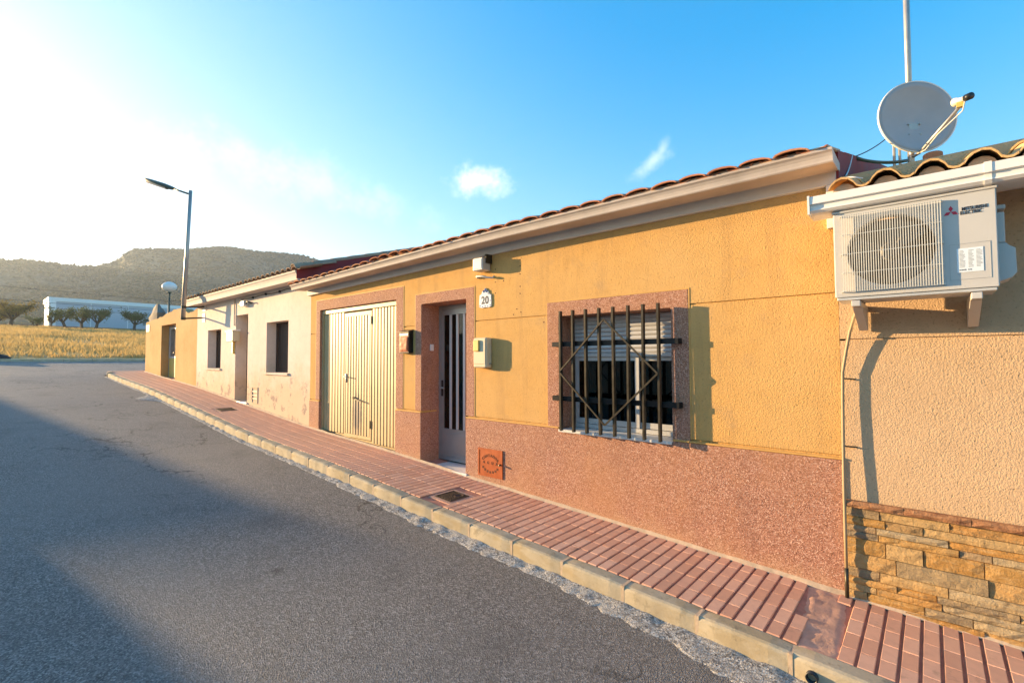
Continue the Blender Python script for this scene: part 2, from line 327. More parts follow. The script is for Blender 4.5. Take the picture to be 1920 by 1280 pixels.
# ------------------------------------------------------------------ geometry helpers
class MB:
    def __init__(s): s.v = []; s.f = []
    def add(s, vs, fs):
        o = len(s.v); s.v += [tuple(p) for p in vs]; s.f += [tuple(o+i for i in q) for q in fs]; return s
    def box(s, x0, x1, y0, y1, z0, z1):
        return s.add([(x0,y0,z0),(x1,y0,z0),(x1,y1,z0),(x0,y1,z0),(x0,y0,z1),(x1,y0,z1),(x1,y1,z1),(x0,y1,z1)],
                     [(0,3,2,1),(4,5,6,7),(0,1,5,4),(1,2,6,5),(2,3,7,6),(3,0,4,7)])
    def quad(s, *p): return s.add(p, [tuple(range(len(p)))])
    def ext_x(s, prof, x0, x1, cap=True):
        """profile of (y, z) swept along x (closed loop)"""
        n = len(prof); vs = [(x0, y, z) for y, z in prof]+[(x1, y, z) for y, z in prof]
        fs = [(i, (i+1) % n, n+(i+1) % n, n+i) for i in range(n)]
        if cap: fs += [tuple(range(n-1, -1, -1)), tuple(range(n, 2*n))]
        return s.add(vs, fs)
    def ext_sag(s, prof, x0, x1):
        """profile of (y, z) swept along x, following the sag of the old eave"""
        xs = [x0+(x1-x0)*i/16 for i in range(17)]; n = len(prof); vs = [(x, y, z+sagz(x)) for x in xs for y, z in prof]
        fs = [(j*n+i, j*n+(i+1) % n, (j+1)*n+(i+1) % n, (j+1)*n+i) for j in range(16) for i in range(n)]
        return s.add(vs, fs+[tuple(range(n-1, -1, -1)), tuple(range(16*n, 17*n))])
    def tube(s, pts, r, n=8, cap=True):
        pts = [Vector(p) for p in pts]; rs = r if isinstance(r, (list, tuple)) else [r]*len(pts)
        vs = []; fs = []; prev = None
        for i, p in enumerate(pts):
            d = (pts[min(i+1, len(pts)-1)]-pts[max(i-1, 0)]).normalized()
            a = prev if prev else (Vector((0,0,1)) if abs(d.z) < .9 else Vector((1,0,0)))
            u = (a-d*a.dot(d)).normalized(); w = d.cross(u); prev = u
            vs += [p+(u*math.cos(k*2*math.pi/n)+w*math.sin(k*2*math.pi/n))*rs[i] for k in range(n)]
        for i in range(len(pts)-1):
            for k in range(n): fs.append((i*n+k, i*n+(k+1) % n, (i+1)*n+(k+1) % n, (i+1)*n+k))
        if cap: fs += [tuple(range(n-1, -1, -1)), tuple(range((len(pts)-1)*n, len(pts)*n))]
        return s.add(vs, fs)
    def bar(s, a, b, w, h, up=(0,0,1)):
        a, b = Vector(a), Vector(b); d = (b-a).normalized(); u = Vector(up); sd_ = d.cross(u).normalized(); u = sd_.cross(d)
        vs = [q+sd_*i*w/2+u*j*h/2 for q in (a, b) for i, j in ((-1,-1),(1,-1),(1,1),(-1,1))]
        return s.add(vs, [(3,2,1,0),(4,5,6,7),(0,1,5,4),(1,2,6,5),(2,3,7,6),(3,0,4,7)])
    def lathe(s, c, prof, n=24, axis='z'):
        vs = []; fs = []
        for r, h in prof:
            for k in range(n):
                a = k*2*math.pi/n; q = (r*math.cos(a), r*math.sin(a), h)
                if axis == 'y': q = (q[0], q[2], q[1])
                vs.append((c[0]+q[0], c[1]+q[1], c[2]+q[2]))
        for i in range(len(prof)-1):
            for k in range(n): fs.append((i*n+k, i*n+(k+1) % n, (i+1)*n+(k+1) % n, (i+1)*n+k))
        return s.add(vs, fs)
    def wall(s, x0, x1, z0, z1, holes, y0, y1):
        """slab in the xz plane with rectangular openings (x0,x1,z0,z1)"""
        xs = sorted({x0, x1, *[h[0] for h in holes], *[h[1] for h in holes]}); xs = [x for x in xs if x0 <= x <= x1]
        zs = sorted({z0, z1, *[h[2] for h in holes], *[h[3] for h in holes]}); zs = [z for z in zs if z0 <= z <= z1]
        def solid(i, j):
            if not (0 <= i < len(xs)-1 and 0 <= j < len(zs)-1): return False
            cx, cz = (xs[i]+xs[i+1])/2, (zs[j]+zs[j+1])/2
            return not any(h[0] < cx < h[1] and h[2] < cz < h[3] for h in holes)
        for i in range(len(xs)-1):
            for j in range(len(zs)-1):
                if not solid(i, j): continue
                a, b, c, d = xs[i], xs[i+1], zs[j], zs[j+1]
                s.quad((a,y0,c),(b,y0,c),(b,y0,d),(a,y0,d)); s.quad((b,y1,c),(a,y1,c),(a,y1,d),(b,y1,d))
                if not solid(i-1, j): s.quad((a,y1,c),(a,y0,c),(a,y0,d),(a,y1,d))
                if not solid(i+1, j): s.quad((b,y0,c),(b,y1,c),(b,y1,d),(b,y0,d))
                if not solid(i, j-1): s.quad((a,y1,c),(b,y1,c),(b,y0,c),(a,y0,c))
                if not solid(i, j+1): s.quad((a,y0,d),(b,y0,d),(b,y1,d),(a,y1,d))
        return s
    def mesh(s, name, mat, smooth=False):
        me = bpy.data.meshes.new(name); me.from_pydata(s.v, [], s.f); me.validate(); me.update()
        me.materials.append(M[mat])
        if smooth: me.polygons.foreach_set('use_smooth', [True]*len(me.polygons))
        return me
    def build(s, name, mat, parent=None, smooth=False, bevel=0, weld=False, seg=2):
        me = s.mesh(name, mat, smooth)
        if weld:
            bm = bmesh.new(); bm.from_mesh(me); bmesh.ops.remove_doubles(bm, verts=bm.verts, dist=1e-5); bm.to_mesh(me); bm.free()
        o = put(name, me, parent)
        if bevel:
            b = o.modifiers.new('bevel', 'BEVEL'); b.width = bevel; b.segments = seg; b.limit_method = 'ANGLE'; b.angle_limit = R(40)
        return o
WP = {}
def sagz(x): return -.0175*max(0.0, -3.6-x)
def put(name, data, parent=None, loc=(0, 0, 0), rot=None):
    o = bpy.data.objects.new(name, data); COL.objects.link(o)
    w = Vector(loc); WP[o] = w
    if parent is not None: o.parent = parent; o.location = w-WP[parent]
    else: o.location = w
    if rot: o.rotation_euler = rot
    return o
def tag(o, label, cat, group=None):
    o['label'] = label; o['category'] = cat
    if group: o['group'] = group
    return o
def thing(name, loc, label, cat, group=None): return tag(put(name, None, None, loc), label, cat, group)
def struct(o, label=None):
    o['kind'] = 'structure'
    if label: o['label'] = label
    return o
def text(name, body, size, loc, mat, parent, shear=0.0, bold=0.0, spacing=1.0, sx=1.0, rot=(R(90), 0, 0)):
    c = bpy.data.curves.new(name, 'FONT'); c.body = body; c.size = size; c.align_x = 'CENTER'; c.align_y = 'CENTER'
    c.extrude = .0006; c.offset = bold; c.space_character = spacing; c.shear = shear; c.materials.append(M[mat])
    tmp = bpy.data.objects.new(name, c); COL.objects.link(tmp); bpy.context.view_layer.update()
    me = bpy.data.meshes.new_from_object(tmp.evaluated_get(bpy.context.evaluated_depsgraph_get())); bpy.data.objects.remove(tmp)
    o = put(name, me, parent, loc, rot); o.scale = (sx, 1, 1); return o
def interp(x, pts):
    if x <= pts[0][0]: return pts[0][1]
    for (a, p), (b, q) in zip(pts, pts[1:]):
        if x <= b: return p+(q-p)*(x-a)/(b-a)
    return pts[-1][1]

# ------------------------------------------------------------------ terrain heights
PROF = [(-20.3, 1.46), (-18.1, 1.31), (-14.7, 1.12), (-12.0, .905), (-8.3, .60), (-5.8, .482), (-4.27, .375), (-.5, .158), (12, -.50), (60, -3.0)]
def zp(x):                                   # pavement height at the house wall
    if x < -20.3: return 1.46+(-20.3-x)*.047
    return (interp(x-.6, PROF)+2*interp(x, PROF)+interp(x+.6, PROF))/4
def slope(x): return math.atan((zp(x+.3)-zp(x-.3))/.6)
def zr(x): return zp(x)-.135                 # road
def zf(x, y):                                # land beyond the cross street
    d = -30.4-x
    h = 1.93+.066*min(d, 110)+max(0, min(d-110, 300))*.045+max(0, d-410)*.02
    return h+.10*noise.noise((x*.16, y*.16, 0))*min(1, d/4) + 1.2*noise.noise((x*.012, y*.012, 3))*min(1, max(0, d-60)/120)

# ground sheet
mb = MB(); xs = [140, 60, 30, 12, 6, 3, 0, -3, -6, -9, -12, -15, -18, -20.3, -23, -26, -29, -30.35]
ys = [-1500, -700, -300, -120, -60, -30, -15, -8, 0, 8, 15, 30, 60, 120, 300, 700, 1500]
def sheet(xs, ys, fz):
    mb = MB(); nx = len(xs)
    for y in ys:
        for x in xs: mb.v.append((x, y, fz(x, y)))
    for j in range(len(ys)-1):
        for i in range(nx-1):
            q = (j*nx+i, j*nx+i+1, (j+1)*nx+i+1, (j+1)*nx+i)
            mb.f.append(q if xs[1] > xs[0] else q[::-1])
    return mb
struct(sheet(xs, ys, lambda x, y: zr(x)-.16).build('ground', 'field_soil', None, True), 'bare earth under the street and the houses')
xs = [-30.35-.6*i for i in range(14)]+[-39.5-1.8*i for i in range(44)]+[-122-12*i for i in range(14)]+[-310, -400, -520, -700, -1000, -1500, -2400]
ys = [-1500, -700, -300, -150, -90, -60, -40, -28]+[-20+1.5*i for i in range(46)]+[55, 70, 95, 150, 300, 700, 1500]
struct(sheet(xs, ys, zf).build('field', 'field_soil', None, True), 'dry field rising behind the cross street')

# road: the street itself and the cross street
xs = [9-.5*i for i in range(61)]+[-21.5-.85*i for i in range(11)]
xs = [140, 60, 30, 18]+xs
ys1 = [-8.2, -7, -6, -5, -4, -3, -2, -1.0]
road = sheet(xs, ys1, lambda x, y: zr(x)+.03*math.exp(-((y+4.5)/2.0)**2)+.006*noise.noise((x*.6, y*.6, 1)))
xs2 = [-20.6, -22, -24, -26, -28, -30]
for yy in ([-1.0, .5, 2, 4, 7, 12, 20, 40, 90], [-90, -40, -20, -12, -8.2]):
    s2 = sheet(xs2, yy, lambda x, y: zr(x)); road.add(s2.v, s2.f)
struct(road.build('road', 'asphalt', None, True), 'worn grey asphalt street with a cross street at its end')
# far kerb of the cross street
fk = put('field_kerb', None, None, (-30, 0, zr(-30))); struct(fk, 'low concrete kerb between the cross street and the field')
mb = MB(); mb.box(-.42, 0, 0, .985, 0, .16); kme = mb.mesh('kerb_stone', 'kerb')
for i in range(34): put('kerb_stone', kme, fk, (-30.0, -14+i, zr(-30)-.02))
mb = MB()                                    # opposite pavement
for i in range(50):
    x0, x1 = 12-.64*i, 12-.64*(i+1)
    mb.add([(x0,-8.1,zr(x0)-.1),(x1,-8.1,zr(x1)-.1),(x1,-8.1,zp(x1)),(x0,-8.1,zp(x0)),(x1,-9.3,zp(x1)),(x0,-9.3,zp(x0))], [(0,1,2,3),(3,2,4,5)])
struct(mb.build('opposite_pavement', 'kerb'), 'narrow concrete pavement on the other side of the street')

# ------------------------------------------------------------------ pavement, tiles, kerb
KY = -1.03
pv = put('pavement', None, None, (0, 0, zp(0))); struct(pv, 'narrow pavement of ribbed pink tiles along the houses')
mb = MB(); n = 76
for i in range(n):
    x0, x1 = 8-.38*i, 8-.38*(i+1)
    if x1 < -20.7: x1 = -20.7
    if x0 <= -20.7: break
    mb.quad((x1,-.92,zp(x1)-.012),(x0,-.92,zp(x0)-.012),(x0,.35,zp(x0)-.012),(x1,.35,zp(x1)-.012))
mb.quad((-20.7,-.92,zp(-20.7)-.012),(-20.7,40,zp(-20.7)-.012),(-19.9,40,zp(-19.9)-.012),(-19.9,-.92,zp(-19.9)-.012))
mb.build('joint_bed', 'paver_joint', pv)
PX, PYR = .0885, [(-.905, -.735), (-.735, -.545), (-.545, -.355), (-.355, -.165), (-.165, .0)]
tile_me = []
def paver_mesh(w, d, h=.012):
    mb = MB(); b = .004; x0, x1, y0, y1 = -w/2, w/2, -d/2, d/2
    mb.add([(x0,y0,-.01),(x1,y0,-.01),(x1,y1,-.01),(x0,y1,-.01),(x0+b,y0+b,h-.012),(x1-b,y0+b,h-.012),(x1-b,y1-b,h-.012),(x0+b,y1-b,h-.012)],
           [(4,5,6,7),(0,1,5,4),(1,2,6,5),(2,3,7,6),(3,0,4,7)])
    return mb.mesh('paver', 'paver')
pm = [paver_mesh(PX-.0135, b-a-.004) for a, b in PYR]
hatch = [(-3.88, -.63, .145, .155), (-10.85, -.52, .17, .17)]      # service covers let into the pavement
rest = MB(); count = 0
for i in range(-40, 246):
    x = 1.02-PX*i
    if x < -20.4: break
    for r, (a, b) in enumerate(PYR):
        yc = (a+b)/2
        if any(abs(x-h[0]) < h[2]+.04 and abs(yc-h[1]) < h[3]+.05 for h in hatch): continue
        if -.66 < x+.10*(yc+.5)+.025*noise.noise((yc*9, 0, 0)) < -.455: continue             # mortar patch at the party line
        dz = .0022*noise.noise((x*3.1, yc*5, 0)); z = zp(x)+.002+dz
        if count < 300 and x < .62:
            put('paver', pm[r], pv, (x, yc, z), (R(random.uniform(-.4, .4)), -slope(x)+R(random.uniform(-.4, .4)), R(random.uniform(-.3, .3)))); count += 1
        else:
            w, d, b_ = PX-.0135, b-a-.004, .004; sl = math.tan(slope(x)); o = len(rest.v)
            for (ux, uy, uz) in ((-w/2,-d/2,-.01),(w/2,-d/2,-.01),(w/2,d/2,-.01),(-w/2,d/2,-.01),(-w/2+b_,-d/2+b_,0),(w/2-b_,-d/2+b_,0),(w/2-b_,d/2-b_,0),(-w/2+b_,d/2-b_,0)):
                rest.v.append((x+ux, yc+uy, z+uz+sl*ux))
            rest.f += [tuple(o+k for k in q) for q in ((4,5,6,7),(0,1,5,4),(1,2,6,5),(2,3,7,6),(3,0,4,7))]
o = rest.build('far_pavers', 'paver', pv); o['kind'] = 'stuff'
# broken mortar patch
mb = MB(); nx, ny = 8, 26; vs = []
for j in range(ny+1):
    y = -.915+.915*j/ny
    for i in range(nx+1):
        x = -.665-.10*(y+.5)+.225*i/nx
        if i in (0, nx): x += .014*noise.noise((y*14, i, 0))
        vs.append((x, y, zp(x)-.009+.010*noise.noise((x*16, y*16, 2))+(.004 if 0 < i < nx else -.004)))
mb.add(vs, [(j*(nx+1)+i, j*(nx+1)+i+1, (j+1)*(nx+1)+i+1, (j+1)*(nx+1)+i) for j in range(ny) for i in range(nx)])
o = mb.build('mortar_patch', 'mortar_pink', pv, True); o['label'] = 'rough mortar patch between two tiled stretches'
# sand and mortar fillet at foot of the walls
mb = MB(); vs = []; N_ = 260
for i in range(N_+1):
    x = .9-i*(21.0/N_); w = .022+.022*abs(noise.noise((x*2.3, 0, 5)))+.012*noise.noise((x*9, 0, 1))
    vs += [(x, -.012, zp(x)+.028+.012*noise.noise((x*4, 2, 0))), (x, -.012-w*.5, zp(x)+.014), (x, -.012-w, zp(x)-.004)]
mb.add(vs, [(3*i+k, 3*i+k+1, 3*i+k+4, 3*i+k+3) for i in range(N_) for k in (0, 1)])
mb.build('wall_fillet', 'mortar', pv, True)

kb = put('kerb', None, None, (0, KY, zp(0))); struct(kb, 'concrete kerb of short cast stones along the street')
def kerb_mesh(L):
    mb = MB(); p = [(.0, -.22), (.115, -.22), (.115, .0), (.022, .0), (.006, -.008), (.0, -.024)]
    nseg = 5; vs = []
    for i in range(nseg+1):
        x = -L/2+L*i/nseg; e = .006 if i in (0, nseg) else 0
        for y, z in p:
            vs.append((x, y+(e if y < .05 else 0)+.0025*noise.noise((x*7, z*9, L*50)), z-(e if z > -.03 else 0)+.002*noise.noise((x*6, y*9, L*31))))
    k = len(p)
    mb.add(vs, [(i*k+j, i*k+(j+1) % k, (i+1)*k+(j+1) % k, (i+1)*k+j) for i in range(nseg) for j in range(k)]+[tuple(range(k-1, -1, -1)), tuple(range(nseg*k, nseg*k+k))])
    return mb.mesh('kerb_stone', 'kerb', False)
kms = [kerb_mesh(.50+.0003*i) for i in range(4)]
x = 4.0-.244; i = 0
for i in range(47):
    x = 4.0-.515*i-.257
    if x < -19.6: break
    if abs(x+.5) < .2: pass
    put('kerb_stone', kms[i % 4], kb, (x, KY+.004*noise.noise((i*1.7, 0, 0)), zp(x)+.004*noise.noise((i*2.3, 1, 0))), (R(random.uniform(-.8, .8)), -slope(x), R(random.uniform(-.4, .4))))
for k in range(5):                                                     # corner curve into the cross street
    a = R(270-9-18*k); cx, cy, rr = -19.75, -.03, 1.0
    o = put('kerb_stone', kms[k % 4], kb, (cx+rr*math.cos(a), cy+rr*math.sin(a), zp(-20.2)+.01), (0, 0, a-R(270))); o.scale = (.66, 1, 1)
for k in range(20): put('kerb_stone', kms[k % 4], kb, (-20.75, .22+.52*k, zp(-20.6)), (0, 0, R(-90)))
# mortar joints between kerb stones
mb = MB()
for i in range(46):
    x = 4.0-.515*i
    if x < -19.5: break
    mb.box(x-.011, x+.011, KY+.003, KY+.114, zp(x)-.2, zp(x)-.006+.003*random.random())
mb.build('kerb_joints', 'mortar', kb)['kind'] = 'stuff'
# cement strip along the kerb, ragged edge
mb = MB(); vs = []; NL = 620; NW = 9; fs = []
def gw(x):
    w = interp(x, [(-20, .05), (-14, .07), (-9, .09), (-5, .12), (-3.2, .18), (-2.4, .15), (-1.6, .21), (-.8, .31), (0, .40), (3, .40)])
    w *= 1+.35*noise.noise((x*1.1, 0, 3))+.28*noise.noise((x*4.3, 0, 7))+.22*noise.noise((x*11, 0, 7))+.16*noise.noise((x*26, 0, 2))
    if -14.6 < x < -13.3: w += .38*math.exp(-((x+13.9)/.35)**2)
    return max(.03, w)
for i in range(NL+1):
    x = 3.0-23.0*i/NL; w = gw(x)
    for j in range(NW+1):
        f = j/NW; y = KY+.012-w*f
        h = (.012*(1-f)**.6+.007*(1-f**3))*(1+.8*noise.noise((x*9, y*9, 0)))+.005*noise.noise((x*30, y*30, 4))
        vs.append((x, y, zr(x)+max(h, .004) if j < NW else zr(x)-.02))
for i in range(NL):
    for j in range(NW): a = i*(NW+1)+j; fs.append((a, a+1, a+NW+2, a+NW+1))
mb.add(vs, fs); struct(mb.build('cement_gutter', 'cement', None, True), 'ragged pale cement strip between kerb and asphalt')

# ------------------------------------------------------------------ HOUSE 20 (ochre)
HX0, HX1 = -8.35, -.485
G = (-8.0, -5.78, .2, 2.67); DR = (-5.2, -4.32, .2, 2.555); WI = (-2.92, -1.715, 1.075, 2.25)
hs_ = thing('terraced_house', (-4.4, 0, zp(-4.4)), 'ochre terraced house with pink granulate plinth, garage, door and barred window', 'house')
MB().wall(HX0, HX1, -.3, 3.2, [(q[0]-.02, q[1]+.02, q[2]-.02, q[3]+.02) for q in (G, DR, WI)], .012, .32).build('wall', 'render_ochre', hs_, weld=True)
# ochre render panels, 12 mm proud, joints open between them
gz, gw_ = 2.268, .007
GF = (-8.14, -5.61, -.3, 2.84); DF = (-5.33, -4.18, -.3, 2.69); WF = (-3.07, -1.56, 1.09, 2.40)
def panel(x0, x1, z0, z1, holes=()):
    MB().wall(x0, x1, z0, z1, [(h[0]-.009, h[1]+.009, h[2]-.009, h[3]+.009) for h in holes], 0, .013).build('render_panel', 'render_ochre', hs_, weld=True)
panel(HX0, HX1, gz+gw_, 3.2, [GF, DF, WF])
panel(HX0, GF[0]-.009, 1.12, gz-gw_)
panel(GF[1]+.009, DF[0]-.009, 1.12, gz-gw_)
panel(DF[1]+.009, WF[0]-.009, 1.12, gz-gw_)
panel(WF[1]+.009, HX1, 1.12, gz-gw_)
# granulate surrounds
def surround(x0, x1, z0, z1, op, name='surround'):
    MB().wall(x0, x1, z0, z1, [op], -.006, .20).build(name, 'granulate', hs_, weld=True, bevel=.004)
surround(GF[0], GF[1], 1.115, GF[3], G); surround(DF[0], DF[1], 1.115, DF[3], DR); surround(WF[0], WF[1], 1.09, WF[3], WI)
for x0, x1 in ((HX0, G[0]), (G[1], DR[0]), (DR[1], HX1)):
    MB().wall(x0, x1, -.3, 1.085, [(WI[0]-.004, WI[1]+.004, 1.053, 1.09)] if x1 == HX1 else [], -.014, .20).build('plinth', 'granulate', hs_, bevel=.004, weld=True)
    for b0_, b1_ in (((x0, WI[0]-.004), (WI[1]+.004, x1)) if x1 == HX1 else ((x0, x1),)): MB().box(b0_, b1_, -.018, .01, 1.0875, 1.103).build('plinth_band', 'paint_yellow', hs_, bevel=.004)
for f in (GF, DF, WF):                       # yellow line round the surrounds
    mb = MB(); zb = 1.115
    mb.box(f[0]-.012, f[1]+.012, -.004, .006, f[3]+.001, f[3]+.012)
    mb.box(f[0]-.012, f[0]-.001, -.004, .006, zb, f[3]); mb.box(f[1]+.001, f[1]+.012, -.004, .006, zb, f[3])
    mb.build('edge_line', 'paint_yellow', hs_)
MB().box(DR[0]-.001, DR[0]+.004, .0, .26, 1.09, 1.11).build('edge_line', 'paint_yellow', hs_)
# reveals
MB().box(DR[0]-.1, DR[0]+.002, .16, .36, .2, 2.555).box(DR[1]-.002, DR[1]+.1, .16, .36, .2, 2.555).box(DR[0], DR[1], .16, .36, 2.553, 2.66).build('door_reveal', 'granulate', hs_)
MB().box(WI[0]-.1, WI[0]+.002, .16, .32, 1.0, 2.25).box(WI[1]-.002, WI[1]+.1, .16, .32, 1.0, 2.25).box(WI[0], WI[1], .16, .32, 2.248, 2.35).build('window_reveal', 'granulate', hs_)
MB().box(-5.215, -4.29, -.03, .34, .30, zp(-4.5)+.022).build('doorstep', 'marble', hs_, bevel=.006)
# rear and side shell of the house
mb = MB().box(HX0, HX1, 6.9, 7.1, -.3, 3.3).box(HX0, HX0+.2, .32, 6.9, -.3, 3.25).box(HX1-.2, HX1, .32, 6.9, -.3, 3.25)
mb.build('rear_wall', 'render_ochre', hs_)
# rooms behind the openings
MB().add([(-3.3,.34,.9),(-1.3,.34,.9),(-1.3,2.4,.9),(-3.3,2.4,.9),(-3.3,.34,2.6),(-1.3,.34,2.6),(-1.3,2.4,2.6),(-3.3,2.4,2.6)], [(0,1,2,3),(7,6,5,4),(1,5,6,2),(2,6,7,3),(3,7,4,0)]).build('room', 'room', hs_)
MB().add([(-5.3,.42,.2),(-4.2,.42,.2),(-4.2,2.4,.2),(-5.3,2.4,.2),(-5.3,.42,2.7),(-4.2,.42,2.7),(-4.2,2.4,2.7),(-5.3,2.4,2.7)], [(0,1,2,3),(7,6,5,4),(1,5,6,2),(2,6,7,3),(3,7,4,0)]).build('hallway', 'room', hs_)
# cornice
cz = 0.0
prof = [(.02,3.04),(-.035,3.04),(-.04,3.045),(-.04,3.134),(-.036,3.1385)]
MB().ext_sag(prof+[(.02,3.1385)], -8.42, -.475).build('cornice_band', 'cornice_white', hs_)
cp = [(.02,3.142),(-.04,3.140),(-.06,3.126),(-.285,3.116),(-.297,3.111),(-.308,3.112),(-.315,3.120),(-.316,3.134),(-.322,3.154),(-.334,3.173),(-.350,3.185),(-.352,3.20),(.02,3.20)]
MB().ext_sag(cp, -8.44, -.455).build('cornice', 'cornice', hs_)
MB().box(-.535, -.475, -.045, .02, 2.73, 3.039).build('corner_board', 'white_paint', hs_, bevel=.003)
# gables
def gable(x0, x1, y0, z0, y1, sl, zbot, name, parent, mat='maroon'):
    n = 12; top = [(y0+(y1-y0)*i/n, z0+sl*(y1-y0)*i/n) for i in range(n+1)]
    pts = [(y0, zbot)]+top+[(y1, zbot)]
    return MB().ext_x(pts, x0, x1).build(name, mat, parent)
gable(-.478, -.459, -.02, 3.285, 6.0, .285, 2.6, 'gable', hs_)
# roof
rf = MB(); sl = .285; pitch = .232
def corr(mb, x0, x1, y0, y1, z0, sl, pitch, amp, seg=6):
    n = int((x1-x0)/pitch*seg); vs = []
    for y in (y0, y1):
        for i in range(n+1):
            x = x0+(x1-x0)*i/n; vs.append((x, y, z0+(y-y0)*sl+amp*abs(math.sin((x-x0)/pitch*math.pi))))
    return mb.add(vs, [(i, i+1, n+2+i, n+1+i) for i in range(n)])
roof = corr(rf, -8.42, -.50, .75, 6.0, 3.205+1.10*sl, sl, pitch, .045).add([(-8.42,6.0,4.80),(-.48,6.0,4.80),(-.48,7.2,4.4),(-8.42,7.2,4.4),(-8.42,.02,3.215),(-.48,.02,3.30),(-.48,6.0,4.78),(-8.42,6.0,4.78)], [(0,1,2,3),(4,5,6,7)]).build('roof', 'clay_red', hs_)
def arc_tile(w0, w1, h, L, th=.013, n=6, name='roof_tile', mat='clay_red'):
    """barrel tile lying along +y, front end at y=0, arch up"""
    mb = MB(); vs = []
    for y, w in ((0, w0), (L, w1)):
        for k in range(n+1):
            a = math.pi*k/n; vs.append((-w/2*math.cos(a), y, h*math.sin(a)))
        for k in range(n+1):
            a = math.pi*k/n; vs.append((-(w/2-th)*math.cos(a), y, (h-th)*math.sin(a)))
    q = n+1; fs = []
    for k in range(n):
        fs += [(k, k+1, 2*q+k+1, 2*q+k)[::-1], (q+k, q+k+1, 3*q+k+1, 3*q+k), (k, k+1, q+k+1, q+k), (2*q+k, 2*q+k+1, 3*q+k+1, 3*q+k)[::-1]]
    fs += [(0, q, 3*q, 2*q), (n, q+n, 3*q+n, 2*q+n)]
    return mb.add(vs, fs).mesh(name, mat, False)
at = arc_tile(.225, .19, .034, .44); ct = arc_tile(.19, .17, .028, .44); vt = arc_tile(.15, .13, .030, .44)
ncol = 35
for r in range(3):
    for c in range(ncol):
        x = -8.34+c*pitch+random.uniform(-.008, .008)
        if x > -.56: continue
        y = -.375+r*.36+random.uniform(-.012, .012); z = 3.20+(y+.35)*sl+.004+r*.002+sagz(x)
        if -6.1 < x < -4.9 and r < 2: z += .03*math.sin((x+6.1)/1.2*math.pi)
        tl = math.atan(sl)-R(random.uniform(0, 2.0))
        put('roof_tile', at, roof, (x, y, z+.010), (tl, R(random.uniform(-3, 3)), R(random.uniform(-1.5, 1.5))))
        if r == 0: # channel tile between
            put('channel_tile', ct, roof, (x+pitch/2, y+.03, z+.026), (-tl, R(180), 0))
# mortar under the tile arches
MB().ext_sag([(-.335,3.201),(-.33,3.224),(.3,3.224+.18),(.3,3.26)], -8.4, -.48).build('tile_bedding', 'mortar', hs_)
for k in range(16):                                   # verge tiles along the right gable
    put('roof_tile', vt, roof, (-.530, -.10+k*.36, 3.252+k*.36*sl), (math.atan(sl)-R(1), 0, 0))

# garage door
gd = MB().wall(G[0], G[1], zp(-6.9)-.06, 2.665, [(G[0]+.03, G[1]-.05, 0, 2.60)], .035, .09).build('garage_door', 'garage_cream', hs_, bevel=.004)
MB().box(G[0], G[1], .105, .13, .3, 2.67).build('backing', 'garage_cream', gd)
leaves = [(-7.965, -7.30, 7), (-7.285, -6.50, 9), (-6.485, -5.835, 8)]
for a, b, n in leaves:
    zb0 = zp((a+b)/2)+.035
    pw = (b-a)/n
    if n == 9:
        MB().wall(a, b, zb0, 2.57, [(a+.035, b-.035, zb0+.05, 2.51)], .055, .088).build('wicket_frame', 'garage_cream', gd, bevel=.003)
        a += .037; b -= .037; pw = (b-a)/n; zt = 2.508; zb = zb0+.052
    else: zt = 2.595; zb = zb0
    d = pw-.007; mb = MB()
    mb.ext_x([(0,0)]*0 or [(0,0),(0,1),(1,1),(1,0)], 0, 0) if False else None
    prof = [(-d/2, .018), (-d/2+.006, .0), (d/2-.018, -.002), (d/2, .018), (d/2, .03), (-d/2, .03)]
    vs = [(x_, y_, z_) for z_ in (zb, zt) for x_, y_ in prof]; k = len(prof)
    mb.add(vs, [(i, (i+1) % k, k+(i+1) % k, k+i) for i in range(k)]+[tuple(range(k-1, -1, -1)), tuple(range(k, 2*k))])
    sm = mb.mesh('slat', 'garage_cream')
    for i in range(n):
        put('slat', sm, gd, (a+pw*(i+.5), .060+random.uniform(-.0015, .0015), 0), (0, 0, R(random.uniform(-.8, .8))))
hm = MB().tube([(-7.235,.075,1.535),(-7.235,.02,1.535),(-7.215,.005,1.535),(-7.12,.005,1.53)], .009, 8).box(-7.255,-7.215,.05,.062,1.44,1.58).build('handle', 'galvanised', gd, True)
MB().bar((-6.99,.045,1.195),(-6.70,.02,1.15),.012,.022).box(-7.0,-6.96,.03,.06,1.18,1.215).build('bolt', 'iron_black', gd)
MB().box(-6.53,-6.50,.045,.06,2.36,2.48).build('hinge', 'iron', gd); MB().box(-6.53,-6.50,.045,.06,.75,.87).build('hinge', 'iron', gd)

# front door
fd = MB().wall(DR[0]+.004, DR[1]-.004, zp(-4.7)+.03, 2.55, [(DR[0]+.05, DR[1]-.05, zp(-4.7)+.08, 2.50)], .30, .35).build('front_door', 'alu', hs_, bevel=.003)
x0, x1, zb = DR[0]+.052, DR[1]-.052, zp(-4.7)+.082
MB().wall(x0, x1, zb, 2.498, [(x0+.05, x1-.05, .86, 2.42)], .305, .34).build('leaf', 'alu', fd, bevel=.003)
MB().box(x0+.06, x1-.06, .298, .306, zb+.05, .80).build('kick_panel', 'alu', fd, bevel=.003)
n = 5; gw2 = (x1-x0-.1)/n
for i in range(1, n): MB().box(x0+.05+gw2*i-.022, x0+.05+gw2*i+.022, .307, .338, .861, 2.419).build('glazing_bar', 'alu_light', fd, bevel=.004)
for i in range(n): MB().box(x0+.05+gw2*i+(.023 if i else .001), x0+.05+gw2*(i+1)-(.023 if i < n-1 else .001), .318, .324, .861, 2.419).build('pane', 'glass', fd)
MB().box(x0+.012, x0+.045, .292, .304, 1.30, 1.52).build('lock_plate', 'plastic_black', fd, bevel=.003)
